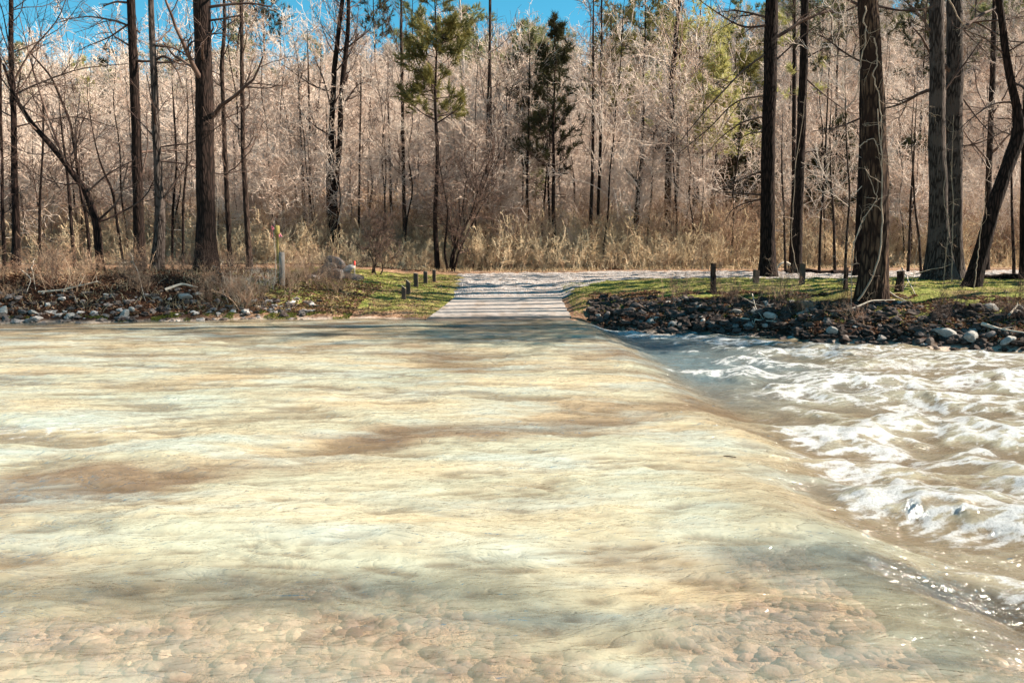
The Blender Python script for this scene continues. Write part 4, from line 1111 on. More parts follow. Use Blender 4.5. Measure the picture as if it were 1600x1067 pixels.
place_pine(140, 80, 95, 'yellowish pine low on the slope at the left', 225, needle=M_needle_yel, crown0=.42, n1=32, lr=.20, up=.1, ang=1.15, tuft=.8, dead=2, w=6, nl=.46, nw=.034)
place_pine(186, 78, 70, 'dark little pine behind the twin left trunks', 227, needle=M_needle_dark, crown0=.42, n1=26, lr=.14, up=.1, ang=1.15, tuft=.8, dead=2, w=5, nl=.42, nw=.03)
place_pine(1298, 47, 190, 'dark pine added for the blue shade of the hollow, left of the half hidden trunk', 229, needle=M_needle_dark, crown0=.2, n1=44, lr=.26, up=.06, ang=1.2, tuft=.95, dead=2, w=6, nl=.5, nw=.04)  # dark needles stand in for the hollow's shade, here and in the next two
place_pine(1412, 46, 215, 'low dark pine added for the shade of the hollow right of the massive trunk', 231, needle=M_needle_dark, crown0=.15, n1=44, lr=.28, up=.06, ang=1.2, tuft=.95, dead=2, w=6, nl=.5, nw=.04)
place_pine(1160, 47, 175, 'dark pine added for the shade under the yellow-green boughs', 232, needle=M_needle_dark, crown0=.2, n1=44, lr=.26, up=.06, ang=1.2, tuft=.9, dead=2, w=6, nl=.5, nw=.04)
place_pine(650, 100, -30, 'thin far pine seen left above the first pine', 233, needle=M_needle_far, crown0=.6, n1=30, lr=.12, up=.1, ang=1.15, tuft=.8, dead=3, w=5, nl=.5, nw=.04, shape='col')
place_pine(1282, 33, -130, 'tall pine with drooping boughs between the dark right trunks', 235, needle=M_needle_dark, crown0=.60, n1=30, lr=.14, up=-.02, ang=1.25, tuft=.8, dead=3, w=4, nl=.28, nw=.016, shape='col')
place_pine(1243, 35, -150, 'slim pine with one yellow bough beside the second dark trunk', 237, needle=M_needle_yel, crown0=.46, n1=9, lr=.07, up=-.02, ang=1.3, tuft=.9, dead=3, w=4, nl=.26, nw=.016, shape='col')

place_pine(955, 54, 10, 'olive pine crown showing right of the dark pine', 251, needle=M_needle, crown0=.55, n1=32, lr=.13, up=.1, ang=1.15, tuft=.85, dead=4, w=6, nl=.38, nw=.028, shape='col')
place_pine(1040, 52, -10, 'yellow-green pine crown behind the vine-clad tree', 253, needle=M_needle_yel, crown0=.50, n1=34, lr=.15, up=.08, ang=1.2, tuft=.85, dead=4, w=6, nl=.38, nw=.028)
place_pine(1140, 50, 40, 'olive pine with flat boughs left of the big dark right trunk', 255, needle=M_needle, crown0=.50, n1=32, lr=.16, up=.06, ang=1.2, tuft=.85, dead=4, w=6, nl=.38, nw=.028)
place_pine(1425, 56, -60, 'dark pine crown high between the massive trunk and the grey pair', 257, needle=M_needle_dark, crown0=.60, n1=32, lr=.13, up=.08, ang=1.2, tuft=.85, dead=4, w=6, nl=.4, nw=.03, shape='col')
place_pine(775, 70, 60, 'far olive pine behind the close trio of stems', 259, needle=M_needle_far, crown0=.50, n1=32, lr=.15, up=.08, ang=1.2, tuft=.85, dead=4, w=5, nl=.42, nw=.032)

# ------------------------------------------------------------------ the woods behind
protos = []
def proto(tg, cg, mt, mc):
    return (tg.mesh('trunk', mt), cg.mesh('crown', mc))
for q in range(5):
    protos.append(('pole',) + proto(*pole_tree(300 + q, Hh=11 + 1.3 * q, r0=.08 + .015 * q, crown0=.2 + .04 * q, n1=34, spread=.25, up=.07, ang=1.0, tw=.012, dens=1.0), [M_bark_mid, M_bark_dark, M_bark_mid, M_bark_grey, M_bark_mid][q], M_twig))
for q in range(6):
    protos.append(('bushy',) + proto(*bushy_tree(320 + q, Hh=7.0 + 1.1 * q, r0=.07 + .01 * q, dens=1.25, tw=.011), M_bark_mid, M_twig))
for q in range(4):
    protos.append(('multi',) + proto(*bushy_tree(340 + q, Hh=4.5 + 1.2 * q, r0=.05, dens=1.0, tw=.009, stems=4), M_bark_mid, M_twig))
for q in range(3):
    protos.append(('slim',) + proto(*pole_tree(360 + q, Hh=10 + 2 * q, r0=.055, crown0=.2, n1=22, spread=.24, up=.10, ang=.9, tw=.010, dens=.8), M_bark_dark, M_twig))
for q in range(3):
    protos.append(('pole',) + proto(*pole_tree(380 + q, Hh=24 + q, r0=.21, crown0=.74, n1=20, spread=.12, up=.1, ang=.9, tw=.012, dens=.8, lean=.3), M_bark_dark, M_twig))
KLAB = {'pole': ('bare_tree', 'tall bare grey-brown tree standing in the dense leafless wood', 'tree', 'tall bare trees of the wood behind the road'),
        'bushy': ('bare_tree', 'rounded bare tree with pale sunlit twigs in the wood', 'tree', 'rounded bare trees of the wood behind the road'),
        'multi': ('bare_shrub', 'many-stemmed leafless shrub at the edge of the wood', 'shrub', 'leafless shrubs along the edge of the wood'),
        'slim': ('sapling', 'thin dark sapling among the undergrowth of the wood', 'sapling', 'saplings in the undergrowth of the wood')}
pr = np.random.default_rng(77)
LANDMARKS = [(15, 'the slender tree at the far left'), (100, 'the curved arching tree'), (213, 'the straight dark left trunk'), (243, 'the smooth grey trunk'), (322, 'the thickest left trunk'), (385, 'the thin leaning brown tree'),
             (440, 'the marker post'), (490, 'the boulder pile'), (526, 'the forked tree'), (585, 'the low spreading shrub'), (631, 'the straight slender tree'), (684, 'the green pine'), (725, 'the pale grey snag'), (768, 'the close trio of stems'),
             (820, 'the small sparse pine'), (864, 'the dark pine'), (930, 'the slender pair'), (994, 'the Y-shaped sapling'), (1045, 'the vine-clad tree'), (1105, 'the leafy post'), (1150, 'the sweeping branches of the big dark trunk'), (1200, 'the big dark right trunk'),
             (1250, 'the second dark right trunk'), (1300, 'the gap left of the massive trunk'), (1365, 'the massive vine-wrapped trunk'), (1425, 'the gap left of the grey pair'), (1480, 'the grey pair of trunks'), (1545, 'the leaning right tree'), (1600, 'the right edge of the picture')]
def beside(x, y):
    px = 800 + x / y * FPX
    best = min(LANDMARKS, key=lambda q: abs(q[0] - px))
    return px, best[1]
def depth_word(y): return 'front edge' if y < 44 else 'front rows' if y < 50 else 'middle rows' if y < 58 else 'back rows' if y < 68 else 'first slope'
SEEN = {}
def put_tree(idx, x, y, sc, rz):
    kind, mt, mc = protos[idx]
    nm, lb, ct, gp = KLAB[kind]
    root = empty(nm, (x, y, terr1(x, y) - .05), rz); root.scale = (sc, sc, sc)
    px_, lm = beside(x, y)
    if 0 < px_ < 1600:
        size = '' if kind in ('multi', 'slim') else ('small ' if sc < .95 else 'large ' if sc > 1.12 else '')
        lb = {'pole': size + 'tall bare tree', 'bushy': size + 'round bare tree', 'multi': 'leafless shrub', 'slim': 'thin sapling'}[kind] + ' in the %s of wood behind %s' % (depth_word(y), lm)
        n_ = SEEN.get(lb, 0); SEEN[lb] = n_ + 1
        if n_: lb = lb.replace('tall bare', ['slim tall bare', 'dark tall bare', 'twiggy tall bare'][n_ % 3]).replace('thin sapling', ['darker thin sapling', 'taller thin sapling', 'leaning thin sapling'][n_ % 3] + (', right of it' if n_ > 2 else '')).replace('leafless shrub', ['wider leafless shrub', 'lower leafless shrub'][n_ % 2])
        lb = ' '.join(lb.split()[:16])
    tag(root, lb, ct, gp)
    for n_, m_ in (('trunk', mt), ('crown', mc)):
        o = bpy.data.objects.new(n_, m_); COL.objects.link(o); o.parent = root
rows = [(40.2, 42, 30, 's'), (41, 43.5, 26, 's'), (40.5, 44, 24, 'ms'), (44, 50, 40, 'msbp'), (50, 58, 44, 'bsp'), (58, 68, 46, 'bpp'), (68, 80, 50, 'bpp')]
sel = {'m': [11, 12, 13, 14], 's': [15, 16, 17], 'b': [5, 6, 7, 8, 9, 10], 'p': [0, 1, 2, 3, 4]}
for (y0, y1, n, ks) in rows:
    for q in range(n):
        y = y0 + (y1 - y0) * pr.random()
        half = y * .72 + 3
        x = -half + 2 * half * (q + pr.random()) / n
        if (x / y * FPX > 300 and pr.random() < .4) or (y < 45 and (abs(x / y * FPX - 64) < 55 or abs(x / y * FPX + 116) < 38)): continue
        k = ks[pr.integers(len(ks))]
        put_tree(int(pr.choice(sel[k])), x, y, .8 + .45 * pr.random(), pr.random() * 6.28)

# scatter: one object whose points carry copies of a few source meshes
def scatter(name, sources, P, RZ, SCL, IDX, label, kind='stuff', extra=None, TILT=None):
    col = bpy.data.collections.new(name + '_sources')
    for k, mats in enumerate(sources):
        o = bpy.data.objects.new('%s_source_%02d' % (name, k), mats); col.objects.link(o)
    me = bpy.data.meshes.new(name)
    me.vertices.add(len(P)); me.vertices.foreach_set('co', np.asarray(P, np.float32).ravel())
    for nm, dt, arr in (('rz', 'FLOAT', RZ), ('scl', 'FLOAT', SCL)):
        a = me.attributes.new(nm, dt, 'POINT'); a.data.foreach_set('value', np.asarray(arr, np.float32))
    a = me.attributes.new('idx', 'INT', 'POINT'); a.data.foreach_set('value', np.asarray(IDX, np.int32))
    o = bpy.data.objects.new(name, me); COL.objects.link(o)
    ng = bpy.data.node_groups.new(name, 'GeometryNodeTree')
    ng.interface.new_socket('Geometry', in_out='INPUT', socket_type='NodeSocketGeometry')
    ng.interface.new_socket('Geometry', in_out='OUTPUT', socket_type='NodeSocketGeometry')
    N, Lk = ng.nodes, ng.links
    gi = N.new('NodeGroupInput'); go = N.new('NodeGroupOutput')
    ci = N.new('GeometryNodeCollectionInfo'); ci.inputs['Collection'].default_value = col
    ci.inputs['Separate Children'].default_value = True; ci.inputs['Reset Children'].default_value = True
    ip = N.new('GeometryNodeInstanceOnPoints'); ip.inputs['Pick Instance'].default_value = True
    def na(nm, dt):
        x = N.new('GeometryNodeInputNamedAttribute'); x.data_type = dt; x.inputs['Name'].default_value = nm; return x.outputs[0]
    cx = N.new('ShaderNodeCombineXYZ'); Lk.new(na('rz', 'FLOAT'), cx.inputs[2])
    Lk.new(gi.outputs[0], ip.inputs['Points']); Lk.new(ci.outputs[0], ip.inputs['Instance'])
    Lk.new(na('idx', 'INT'), ip.inputs['Instance Index'])
    Lk.new(cx.outputs[0], ip.inputs['Rotation'])
    cs = N.new('ShaderNodeCombineXYZ'); s_ = na('scl', 'FLOAT')
    for c in range(3): Lk.new(s_, cs.inputs[c])
    Lk.new(cs.outputs[0], ip.inputs['Scale'])
    Lk.new(ip.outputs[0], go.inputs[0])
    md = o.modifiers.new('scatter', 'NODES'); md.node_group = ng
    tag(o, label, kind=kind)
    return o

# far wood on the hill
M_twig_bank = twig_mat('bank_briars', (0.20, 0.10, 0.065), (0.36, 0.22, 0.14), (0.50, 0.36, 0.25))
M_twig_brown = twig_mat('brown_twigs', (0.30, 0.20, 0.14), (0.42, 0.31, 0.24), (0.24, 0.17, 0.13))
fs = []
for q in range(7):
    g = Geo()
    if q < 3:
        tg, cg = pole_tree(400 + q, Hh=14 + 2 * q, r0=.13, crown0=.3, n1=30, spread=.22, up=.08, ang=1.0, tw=.016, dens=.9)
    else:
        tg, cg = bushy_tree(400 + q, Hh=9 + 1.5 * (q - 3), r0=.09, dens=1.1, tw=.017)
    g.merge(tg, 0); g.merge(cg, 1)
    fs.append(g.mesh('far_tree', [M_bark_pale if q % 3 == 1 else M_bark_dark, [M_twig_hill, M_twig_brown, M_twig_hill][q % 3]]))
g = Geo(); tg, cg, ng_ = pine_tree(420, Hh=18, r0=.16, crown0=.55, n1=30, lr=.15, tuft=.8, dead=3, nl=.5, nw=.05, nb=10, shape='col'); g.merge(tg, 0); g.merge(cg, 1); g.merge(ng_, 2)
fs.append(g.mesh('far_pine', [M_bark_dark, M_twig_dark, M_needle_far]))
g = Geo(); tg, cg, ng_ = pine_tree(422, Hh=12, r0=.12, crown0=.3, n1=30, lr=.2, tuft=.85, dead=3, nl=.5, nw=.05, nb=10); g.merge(tg, 0); g.merge(cg, 1); g.merge(ng_, 2)
fs.append(g.mesh('far_pine_small', [M_bark_dark, M_twig_dark, M_needle_dark]))
PF = []; N = 1500
yy = 78 + (178 - 78) * pr.random(N) ** 0.9
xx = (pr.random(N) * 2 - 1) * (yy * .78 + 8)
idx = pr.choice([0, 1, 2, 3, 4, 5, 6, 7, 8], size=N, p=[.15, .15, .14, .11, .11, .10, .09, .09, .06])
zz = terrain(xx, yy) - .1
scatter('hillside_wood', fs, np.stack([xx, yy, zz], 1), pr.random(N) * 6.28, (.75 + .4 * pr.random(N)) * np.clip(.95 + xx * .002, .75, 1.1), idx, 'dense leafless wood covering the hillside up to the skyline')

# brush along the foot of the wood
bs = [brush_clump(500 + q, Hh=[.8, 1.9, 2.8, 3.6, 4.4, 3.2][q], n=18, rad=1.6, tw=.0075).mesh('brush', [M_twig_brush, M_twig_brush, M_twig_brush, M_twig_bank, M_twig, M_twig_brush][q]) for q in range(6)]
N = 1400
yy = 39.2 + 26 * pr.random(N) ** 1.3
xx = (pr.random(N) * 2 - 1) * (yy * .74 + 3)
near = yy < 41
ok = ~((xx > -2.6) & (yy < 37.8)); xx, yy = xx[ok], yy[ok]
idx = np.where(yy < 40.3, pr.integers(0, 2, len(xx)), np.where(yy < 43, pr.integers(0, 4, len(xx)), pr.integers(1, 6, len(xx))))
scatter('undergrowth', bs, np.stack([xx, yy, terrain(xx, yy)], 1), pr.random(len(xx)) * 6.28, .6 + .7 * pr.random(len(xx)), idx, 'tangled tan brush and briars along the foot of the wood')

# trees just outside the frame on the right: they throw the striped shade over road and bank
for q, (x, y, sc, k) in enumerate([(16.3, 21.5, 1.0, 18), (16.9, 22.5, 1.0, 19), (17.6, 23.1, 1.0, 20), (18.3, 24.3, 1.0, 18), (19.0, 25.1, 1.0, 19), (19.9, 26.3, 1.0, 20), (21.0, 27.5, 1.05, 18), (15.0, 18.9, 1.1, 4), (14.0, 16.9, 1.0, 3)]):
    put_tree(k, x, y, sc, q * 1.3)

# leafless shrubs and briars on the left bank
lb_meshes = [brush_clump(540 + q, Hh=1.5 + .35 * q, n=18 - q, rad=.7, tw=.0045).mesh('stems', [M_twig_bank, M_twig_pale, M_twig_bank, M_twig_dark][q]) for q in range(4)]
def put_shrub(x, y, k, sc, label, group):
    o = bpy.data.objects.new('briar_shrub', lb_meshes[k]); COL.objects.link(o)
    o.location = (x, y, terr1(x, y) - .03); o.rotation_euler = (0, 0, pr.random() * 6.28); o.scale = (sc, sc, sc * (.8 + .4 * pr.random()))
    tag(o, label, 'shrub', group)
for q in range(64):
    x = -17.5 + 12.2 * (q + pr.random()) / 64; dd = 1.2 + 5.0 * pr.random() ** .9
    y = float(waterline(x)) + dd
    k_ = int(pr.choice([0, 0, 2, 2, 3, 3]))
    put_shrub(x, y, k_, (.28 + .32 * pr.random()) * (1.3 if q % 7 == 0 else 1), ('tall ' if q % 7 == 0 else 'low ') + ['sparse', '', 'brown', 'dark'][k_] + ' briar, ' + ('low on' if dd < 2.8 else 'atop') + ' the bank by ' + beside(x, y)[1], 'briars on the left river bank')
for q in range(26):
    x = 4.2 + 9.2 * pr.random(); y = float(waterline(x)) + .9 + 2.2 * pr.random()
    put_shrub(x, y, int(pr.choice([0, 2, 3])), .25 + .28 * pr.random(), 'low dry briar among right bank stones, below ' + beside(x, y)[1], 'briars on the right river bank')
for q in range(9):
    x = -9.3 + 2.9 * pr.random(); y = float(waterline(x)) + .7 + 1.6 * pr.random()
    put_shrub(x, y, int(pr.choice([0, 1, 2, 2])), .35 + .3 * pr.random(), 'pale dry brush by the white marker post, ' + ['left of it', 'right of it'][x > -6.9] + [' near the water', ' higher on the bank'][y > waterline(x) + 1.5], 'brush around the marker post')
P_ = hit(705, 424)
root = empty('multi_stem_shrub', P_); tag(root, 'vase-shaped shrub of many thin stems at the left end of the road', 'shrub')
tg, cg = bushy_tree(610, Hh=6.2, r0=.10, dens=.45, tw=.009, stems=5); obj('stems', tg, M_bark_dark, root); obj('twigs', cg, M_twig_dark, root)
P_ = hit(587, 428)
root = empty('multi_stem_shrub', P_); tag(root, 'low spreading shrub right of the boulder pile', 'shrub')
tg, cg = bushy_tree(612, Hh=2.6, r0=.045, dens=.5, tw=.007, stems=4); obj('stems', tg, M_bark_mid, root); obj('twigs', cg, M_twig_dark, root)

# ------------------------------------------------------------------ posts, marker, boulders, odds and ends
def post_mesh(w, h, slant, seed):
    r = np.random.default_rng(seed)
    # square timber with a sawn slanted top, slightly bevelled edges
    c = .008; o = []
    for (sx, sy) in ((-1, -1), (1, -1), (1, 1), (-1, 1)):
        o += [(sx * w / 2, sy * (w / 2 - c)), (sx * (w / 2 - c), sy * w / 2)] if sx * sy > 0 else [(sx * (w / 2 - c), sy * w / 2), (sx * w / 2, sy * (w / 2 - c))]
    o = np.array(o); g = Geo(); zs = [-.25, 0, h * .35, h * .7, h]
    rings = []
    for q, z in enumerate(zs):
        zz = np.full(8, z) + (-(o[:, 0] / w + .5) * slant if q == len(zs) - 1 else 0)
        rings.append(np.stack([o[:, 0] + r.normal() * .002, o[:, 1] + r.normal() * .002, zz], 1))
    V = np.concatenate(rings); Q = [[q * 8 + a, q * 8 + (a + 1) % 8, (q + 1) * 8 + (a + 1) % 8, (q + 1) * 8 + a] for q in range(4) for a in range(8)]
    g.add(V, Q, None, 0)
    top = rings[-1] + np.array([0, 0, .002])
    tg = Geo(); tg.add(np.concatenate([top, [top.mean(0)], ]), None, [[a, (a + 1) % 8, 8] for a in range(8)], 0)
    g.merge(tg, 1)
    return g
for q, (px, py, h, w, sl, rz, lb) in enumerate([(631, 468, .44, .135, .10, .12, 'nearest low timber post in the grass left of the ramp, slanted top'),
                                             (638, 460, .50, .14, .12, .10, 'second timber post from the water, tallest slanted top'),
                                             (650, 449.5, .52, .155, .02, .05, 'middle timber post of the row, flat dark top'),
                                             (665, 443, .46, .15, .02, .05, 'fourth timber post of the row toward the woods'),
                                             (678.5, 440, .46, .13, .02, .05, 'farthest timber post at the end of the row'),
                                             (1253, 444, .62, .14, .02, 0, 'square timber post on the grass below the second dark trunk'),
                                             (1181, 442, .42, .15, .02, .2, 'stubby timber post left of the big dark right trunk')]):
    p = hit(px, py)
    o = obj('timber_post', post_mesh(w, h, sl, q), [M_post, M_post_top], smooth=False)
    o.location = p; o.rotation_euler = (0, 0, rz); tag(o, lb, 'post', 'timber posts along the road')
def stump(px, py, h, w, lb, seed, nm='wooden_post'):
    p = hit(px, py); r = np.random.default_rng(seed)
    k = 12; P = np.stack([.02 * r.normal(size=k).cumsum() * .3, np.zeros(k), np.linspace(-.2, h, k)], 1)
    R = w / 2 * (1.35 - .35 * np.linspace(0, 1, k) ** .5) * (1 + .06 * r.normal(size=k))
    g = Geo(); tubes(g, P, R, s=14, cap=True, rough=.12, seed=seed)
    o = obj(nm, g, M_bark_mid); o.location = p; tag(o, lb, 'post')
stump(1114, 458, .85, .15, 'leafy weathered post on the right grass above the stones', 4)
stump(1404, 456, .55, .18, 'short mossy post between the massive trunk and the grey pair', 6)
stump(1323, 452, .60, .11, 'thin broken post left of the massive trunk', 8)
# marker post
p = hit(441, 446)
g = Geo(); z = np.array([-.2, 0, .5, 1.0, 1.02]); tubes(g, np.stack([z * 0.02, z * 0, z], 1), np.array([.09, .09, .09, .09, .05]), s=16, cap=True)
root = empty('marker_post', p); tag(root, 'white pipe post with a yellow marker stake in the left brush', 'marker post'); obj('post', g, M_white, root)
g = Geo(); z = np.array([-.1, .3, 1.0, 1.35, 1.36, 1.40, 1.62, 1.64]); tubes(g, np.stack([-.13 + z * 0, z * 0 + .10, z + .2], 1), np.array([.035, .035, .035, .035, .07, .08, .08, .03]), s=14, cap=True)
obj('marker_stake', g, M_yellow, root)
# pink flagging on a thin briar
p = hit(430, 440); g = Geo(); r = np.random.default_rng(3)
st = stem_line([(0, 0, 0), (.05, 0, .8), (-.02, 0, 1.55), (.05, 0, 1.9)], 10); tubes(g, st, np.linspace(.012, .006, 10), s=5)
fg = Geo()
for q in range(5):
    a = q * 1.3; F = stem_line([(0, 0, 1.62), (.06 * math.cos(a), .05 * math.sin(a), 1.66 + .03 * q), (.12 * math.cos(a) + .06, .18 * math.sin(a), 1.52 + .04 * q), (.18 * math.cos(a) + .08, .2 * math.sin(a), 1.38)], 9)
    W = np.array([0, .02, .022]); V = np.concatenate([F - W, F + W, F + W + [0, .003, 0], F - W + [0, .003, 0]]); n = 9
    fg.add(V, [[c * n + i_, c * n + i_ + 1, ((c + 1) % 4) * n + i_ + 1, ((c + 1) % 4) * n + i_] for c in range(4) for i_ in range(n - 1)])
root = empty('flagged_stem', p); tag(root, 'thin stem with a faded pink ribbon above the yellow marker', 'flagged stem'); obj('stem', g, M_deadwood, root); obj('ribbon', fg, M_pink, root)
p = hit(554, 434); root = empty('survey_stake', p); tag(root, 'small pale stake with a red tip beside the boulder pile', 'stake')
g = Geo(); tubes(g, np.array([[0, 0, -.1], [0, 0, .3], [.01, 0, .45]]), np.array([.03, .03, .03]), s=4, cap=True); obj('stake', g, M_deadwood, root)
g = Geo(); tubes(g, np.array([[.011, 0, .455], [.012, 0, .52], [.014, 0, .62]]), np.array([.036, .036, .034]), s=4, cap=True); obj('tip', g, M_red, root)

# rocks
IV, IF = ico(3)
rock_meshes = []
for q in range(9):
    r = np.random.default_rng(700 + q)
    V = IV.copy()
    for _ in range(12):
        n = norm(r.normal(size=3)); d = .55 + .35 * r.random()
        s = V @ n; V = V - np.maximum(s - d, 0)[:, None] * n * .92
    V = V * (1 + .05 * noise2(V[:, 0] * 3 + q, V[:, 1] * 3 + V[:, 2] * 2, q))[:, None]
    V *= np.array([1, .75 + .3 * r.random(), .42 + .35 * r.random()])
    g = Geo(); g.add(V, None, IF); rock_meshes.append(g.mesh('rock', M_rock, smooth=False))
def put_rock(x, y, s, label, group=None, k=None, dz=0.0, rx=None, name='rock'):
    o = bpy.data.objects.new(name, rock_meshes[int(pr.integers(9)) if k is None else k]); COL.objects.link(o)
    o.location = (x, y, terr1(x, y) + dz); o.scale = (s, s, s)
    o.rotation_euler = (pr.normal() * .35, pr.normal() * .35, pr.random() * 6.28) if rx is None else rx
    tag(o, label, 'rock', group)
for q in range(150):
    x = 2.3 + 11 * pr.random() ** .8; t_ = pr.random()
    dd = -.05 + 1.9 * t_ if x > 4.5 else -.05 + 1.1 * t_
    s = .035 + .10 * pr.random() ** 2.4 + (.05 if x > 8.5 else 0) * pr.random() ** 2
    put_rock(x, float(waterline(x)) + dd, s, ('small' if s < .06 else 'larger') + ' grey stone ' + ('at the waterline' if t_ < .3 else 'midway up the bank' if t_ < .7 else 'high on the bank') + ' below ' + beside(x, float(waterline(x)))[1], 'rubble stones of the right bank')
for q in range(60):
    x = -17.5 + 11.0 * pr.random(); dd = -.05 + 1.35 * pr.random() ** 1.2
    if x > -8 and pr.random() < .6: continue
    s = .05 + .11 * pr.random() ** 1.5
    put_rock(x, float(waterline(x)) + dd, s, ('small' if s < .06 else 'larger') + ' pale stone ' + ('at the waterline' if dd < .4 else 'up the bank') + ' below ' + beside(x, float(waterline(x)))[1], 'stones along the left waterline')
M_rock_pale = simple('pale_rock', (.36, .33, .30), .85, .45, 3)
pale_meshes = [m.copy() for m in rock_meshes]
for m in pale_meshes: m.materials[0] = M_rock_pale
for q, (px, py, s, lb) in enumerate([(52, 490, .17, 'rounded white stone lit at the left waterline'), (195, 494, .19, 'flat pale slab stone at the left waterline'), (3, 490, .24, 'large pale stone at the very left edge'),
                                     (110, 495, .14, 'low pale stone midway along the left waterline'), (290, 466, .19, 'pale stone standing up among leaves on the left bank'), (206, 486, .12, 'small tilted white stone right of the flat slab'),
                                     (987, 491, .12, 'white stone on the dark bank right of the ramp'), (1017, 503, .13, 'pale stone close above the water right of the ramp'), (935, 494, .09, 'small pale stone near the ramp corner'), (1096, 499, .12, 'left one of two neighbouring pale stones above the rapids'), (1098, 503, .10, 'smaller one of two neighbouring pale stones above the rapids'),
                                     (1478, 523, .24, 'blocky pale stone at the right waterline'), (1515, 530, .22, 'wedge-shaped stone with a white top at the right waterline'), (1464, 521, .16, 'light stone left of the blocky pale one'), (1300, 520, .16, 'triangular white stone low on the right bank'), (1574, 534, .18, 'flat pale stone at the right edge waterline'),
                                     (1548, 484, .20, 'upright pale stone high on the right bank'), (1205, 497, .20, 'long white stone above the rapids'), (1150, 488, .16, 'pale tilted stone with sticks around it')]):
    P_ = hit(px, py); put_rock(P_[0], P_[1], s, lb, None, q % 9, dz=s * .15); bpy.context.scene.collection.objects[-1].data = pale_meshes[q % 9]
for q, (px, py, s, dz, lb) in enumerate([(499, 434, .42, .05, 'left blue-grey boulder of the pile'), (512, 432, .48, .22, 'dark boulder on top of the pile'), (526, 434, .40, .05, 'middle boulder at the front of the pile'), (540, 433, .42, .18, 'dark rear boulder of the pile'),
                                         (549, 436, .46, .0, 'whitest boulder at the right end of the pile'), (489, 436, .30, .0, 'small boulder at the left end of the pile'), (522, 430, .46, .38, 'topmost boulder of the pile')]):
    P_ = hit(px, py); put_rock(P_[0], P_[1] + .15 * (q % 2), s, lb, 'boulder pile on the left verge', (q * 2) % 9, dz=dz, name='boulder')

# loose stones and gravel: too many to count
def pebbles(name, N, xr, dr, smin, smax, label, seed, bed=False, yfun=None):
    r = np.random.default_rng(seed); v, f = ico(2 if bed else 1)
    X = xr[0] + (xr[1] - xr[0]) * r.random(N)
    Y = (waterline(X) + dr[0] + (dr[1] - dr[0]) * r.random(N)) if yfun is None else yfun(X, r)
    S = smin + (smax - smin) * r.random(N) ** (2.6 if bed else 2.5)
    Z = terrain(X, Y) - (S * .25 if bed else 0)
    if bed: Z = np.minimum(Z, H[np.searchsorted(wy, Y).clip(0, len(wy) - 1), np.searchsorted(wx, X).clip(0, len(wx) - 1)] - .05 - .7 * S)
    V = v[None] * (1 + (.07 if bed else .22) * r.normal(size=(N, len(v), 1))) * (S[:, None] * np.stack([1 + .5 * r.random(N), .7 + .4 * r.random(N), .4 + .4 * r.random(N)], 1))[:, None, :]
    a = r.random(N) * 6.28; c, s = np.cos(a)[:, None], np.sin(a)[:, None]
    V = np.stack([V[..., 0] * c - V[..., 1] * s, V[..., 0] * s + V[..., 1] * c, V[..., 2]], -1) + np.stack([X, Y, Z], 1)[:, None, :]
    T = (f[None] + (np.arange(N) * len(v))[:, None, None]).reshape(-1, 3)
    g = Geo(); g.add(V.reshape(-1, 3), None, T)
    return g
def pebble_mat(name, stops):
    b = NB(name); r = b.new('ShaderNodeNewGeometry').outputs['Random Per Island']
    n = b.noise(b.pos(), 18, 4, .7)
    col = b.mix(b.ramp(n, [(.4, .5), (.6, 0.)]), b.ramp(r, stops), (.10, .08, .07))
    return b.out(b.bsdf(col, .9, b.bump(n, .5, .02), .08).outputs[0])
M_peb = pebble_mat('loose_stones', [(0, (.03, .02, .018)), (.45, (.09, .07, .06)), (.8, (.20, .17, .16)), (1, (.50, .46, .43))])
M_pebd = pebble_mat('dark_loose_stones', [(0, (.010, .006, .005)), (.6, (.038, .025, .021)), (.92, (.08, .065, .06)), (1, (.38, .34, .31))])
g = pebbles('', 2600, (2.2, 14), (-.15, 2.3), .02, .15, '', 801); o = obj('loose_stones', g, M_pebd, smooth=False); tag(o, 'small broken stones covering the face of the right bank', kind='stuff')
g = pebbles('', 800, (-18, -5.5), (-.15, 1.7), .02, .13, '', 803); o = obj('loose_stones', g, M_peb, smooth=False); tag(o, 'small stones strewn along the left waterline', kind='stuff')
def bedY(X, r): return 1.6 + 4.6 * r.random(len(X)) ** 1.0
g = pebbles('', 15000, (-5.0, 5.0), None, .014, .075, '', 805, bed=True, yfun=bedY)
M_bed = pebble_mat('river_cobbles', [(0, (.13, .10, .11)), (.3, (.27, .20, .18)), (.6, (.40, .31, .26)), (.8, (.24, .20, .22)), (1, (.62, .52, .42))])
o = obj('river_cobbles', g, M_bed, smooth=True); tag(o, 'rounded tan cobbles under the shallow water at the near bank', kind='stuff')

# fallen leaves
def leaves(name, X, Y, label, seed, size=(.03, .06), mat=M_leaf, lift=.02):
    r = np.random.default_rng(seed); N = len(X)
    Z = terrain(X, Y) + lift * r.random(N)
    n = norm(np.stack([r.normal(size=N) * .7, r.normal(size=N) * .7, np.ones(N)], 1)); t = norm(np.cross(n, r.normal(size=(N, 3)))); b_ = np.cross(n, t)
    s = (size[0] + (size[1] - size[0]) * r.random(N))[:, None]
    C = np.stack([X, Y, Z], 1)
    V = np.stack([C - t * s, C - b_ * s * .55 + n * s * .25, C + t * s, C + b_ * s * .55 + n * s * .25], 1).reshape(-1, 3)
    q = np.arange(N)[:, None] * 4
    g = Geo(); g.add(V, None, np.concatenate([q + [0, 1, 2], q + [0, 2, 3]]))
    o = obj(name, g, mat, smooth=False); tag(o, label, kind='stuff'); return o
N = 26000; X = -18 + 13.5 * rng.random(N); Y = waterline(X) + .35 + 6 * rng.random(N) ** 1.3
leaves('fallen_leaves', X, Y, 'rusty fallen leaves over the left bank', 1)
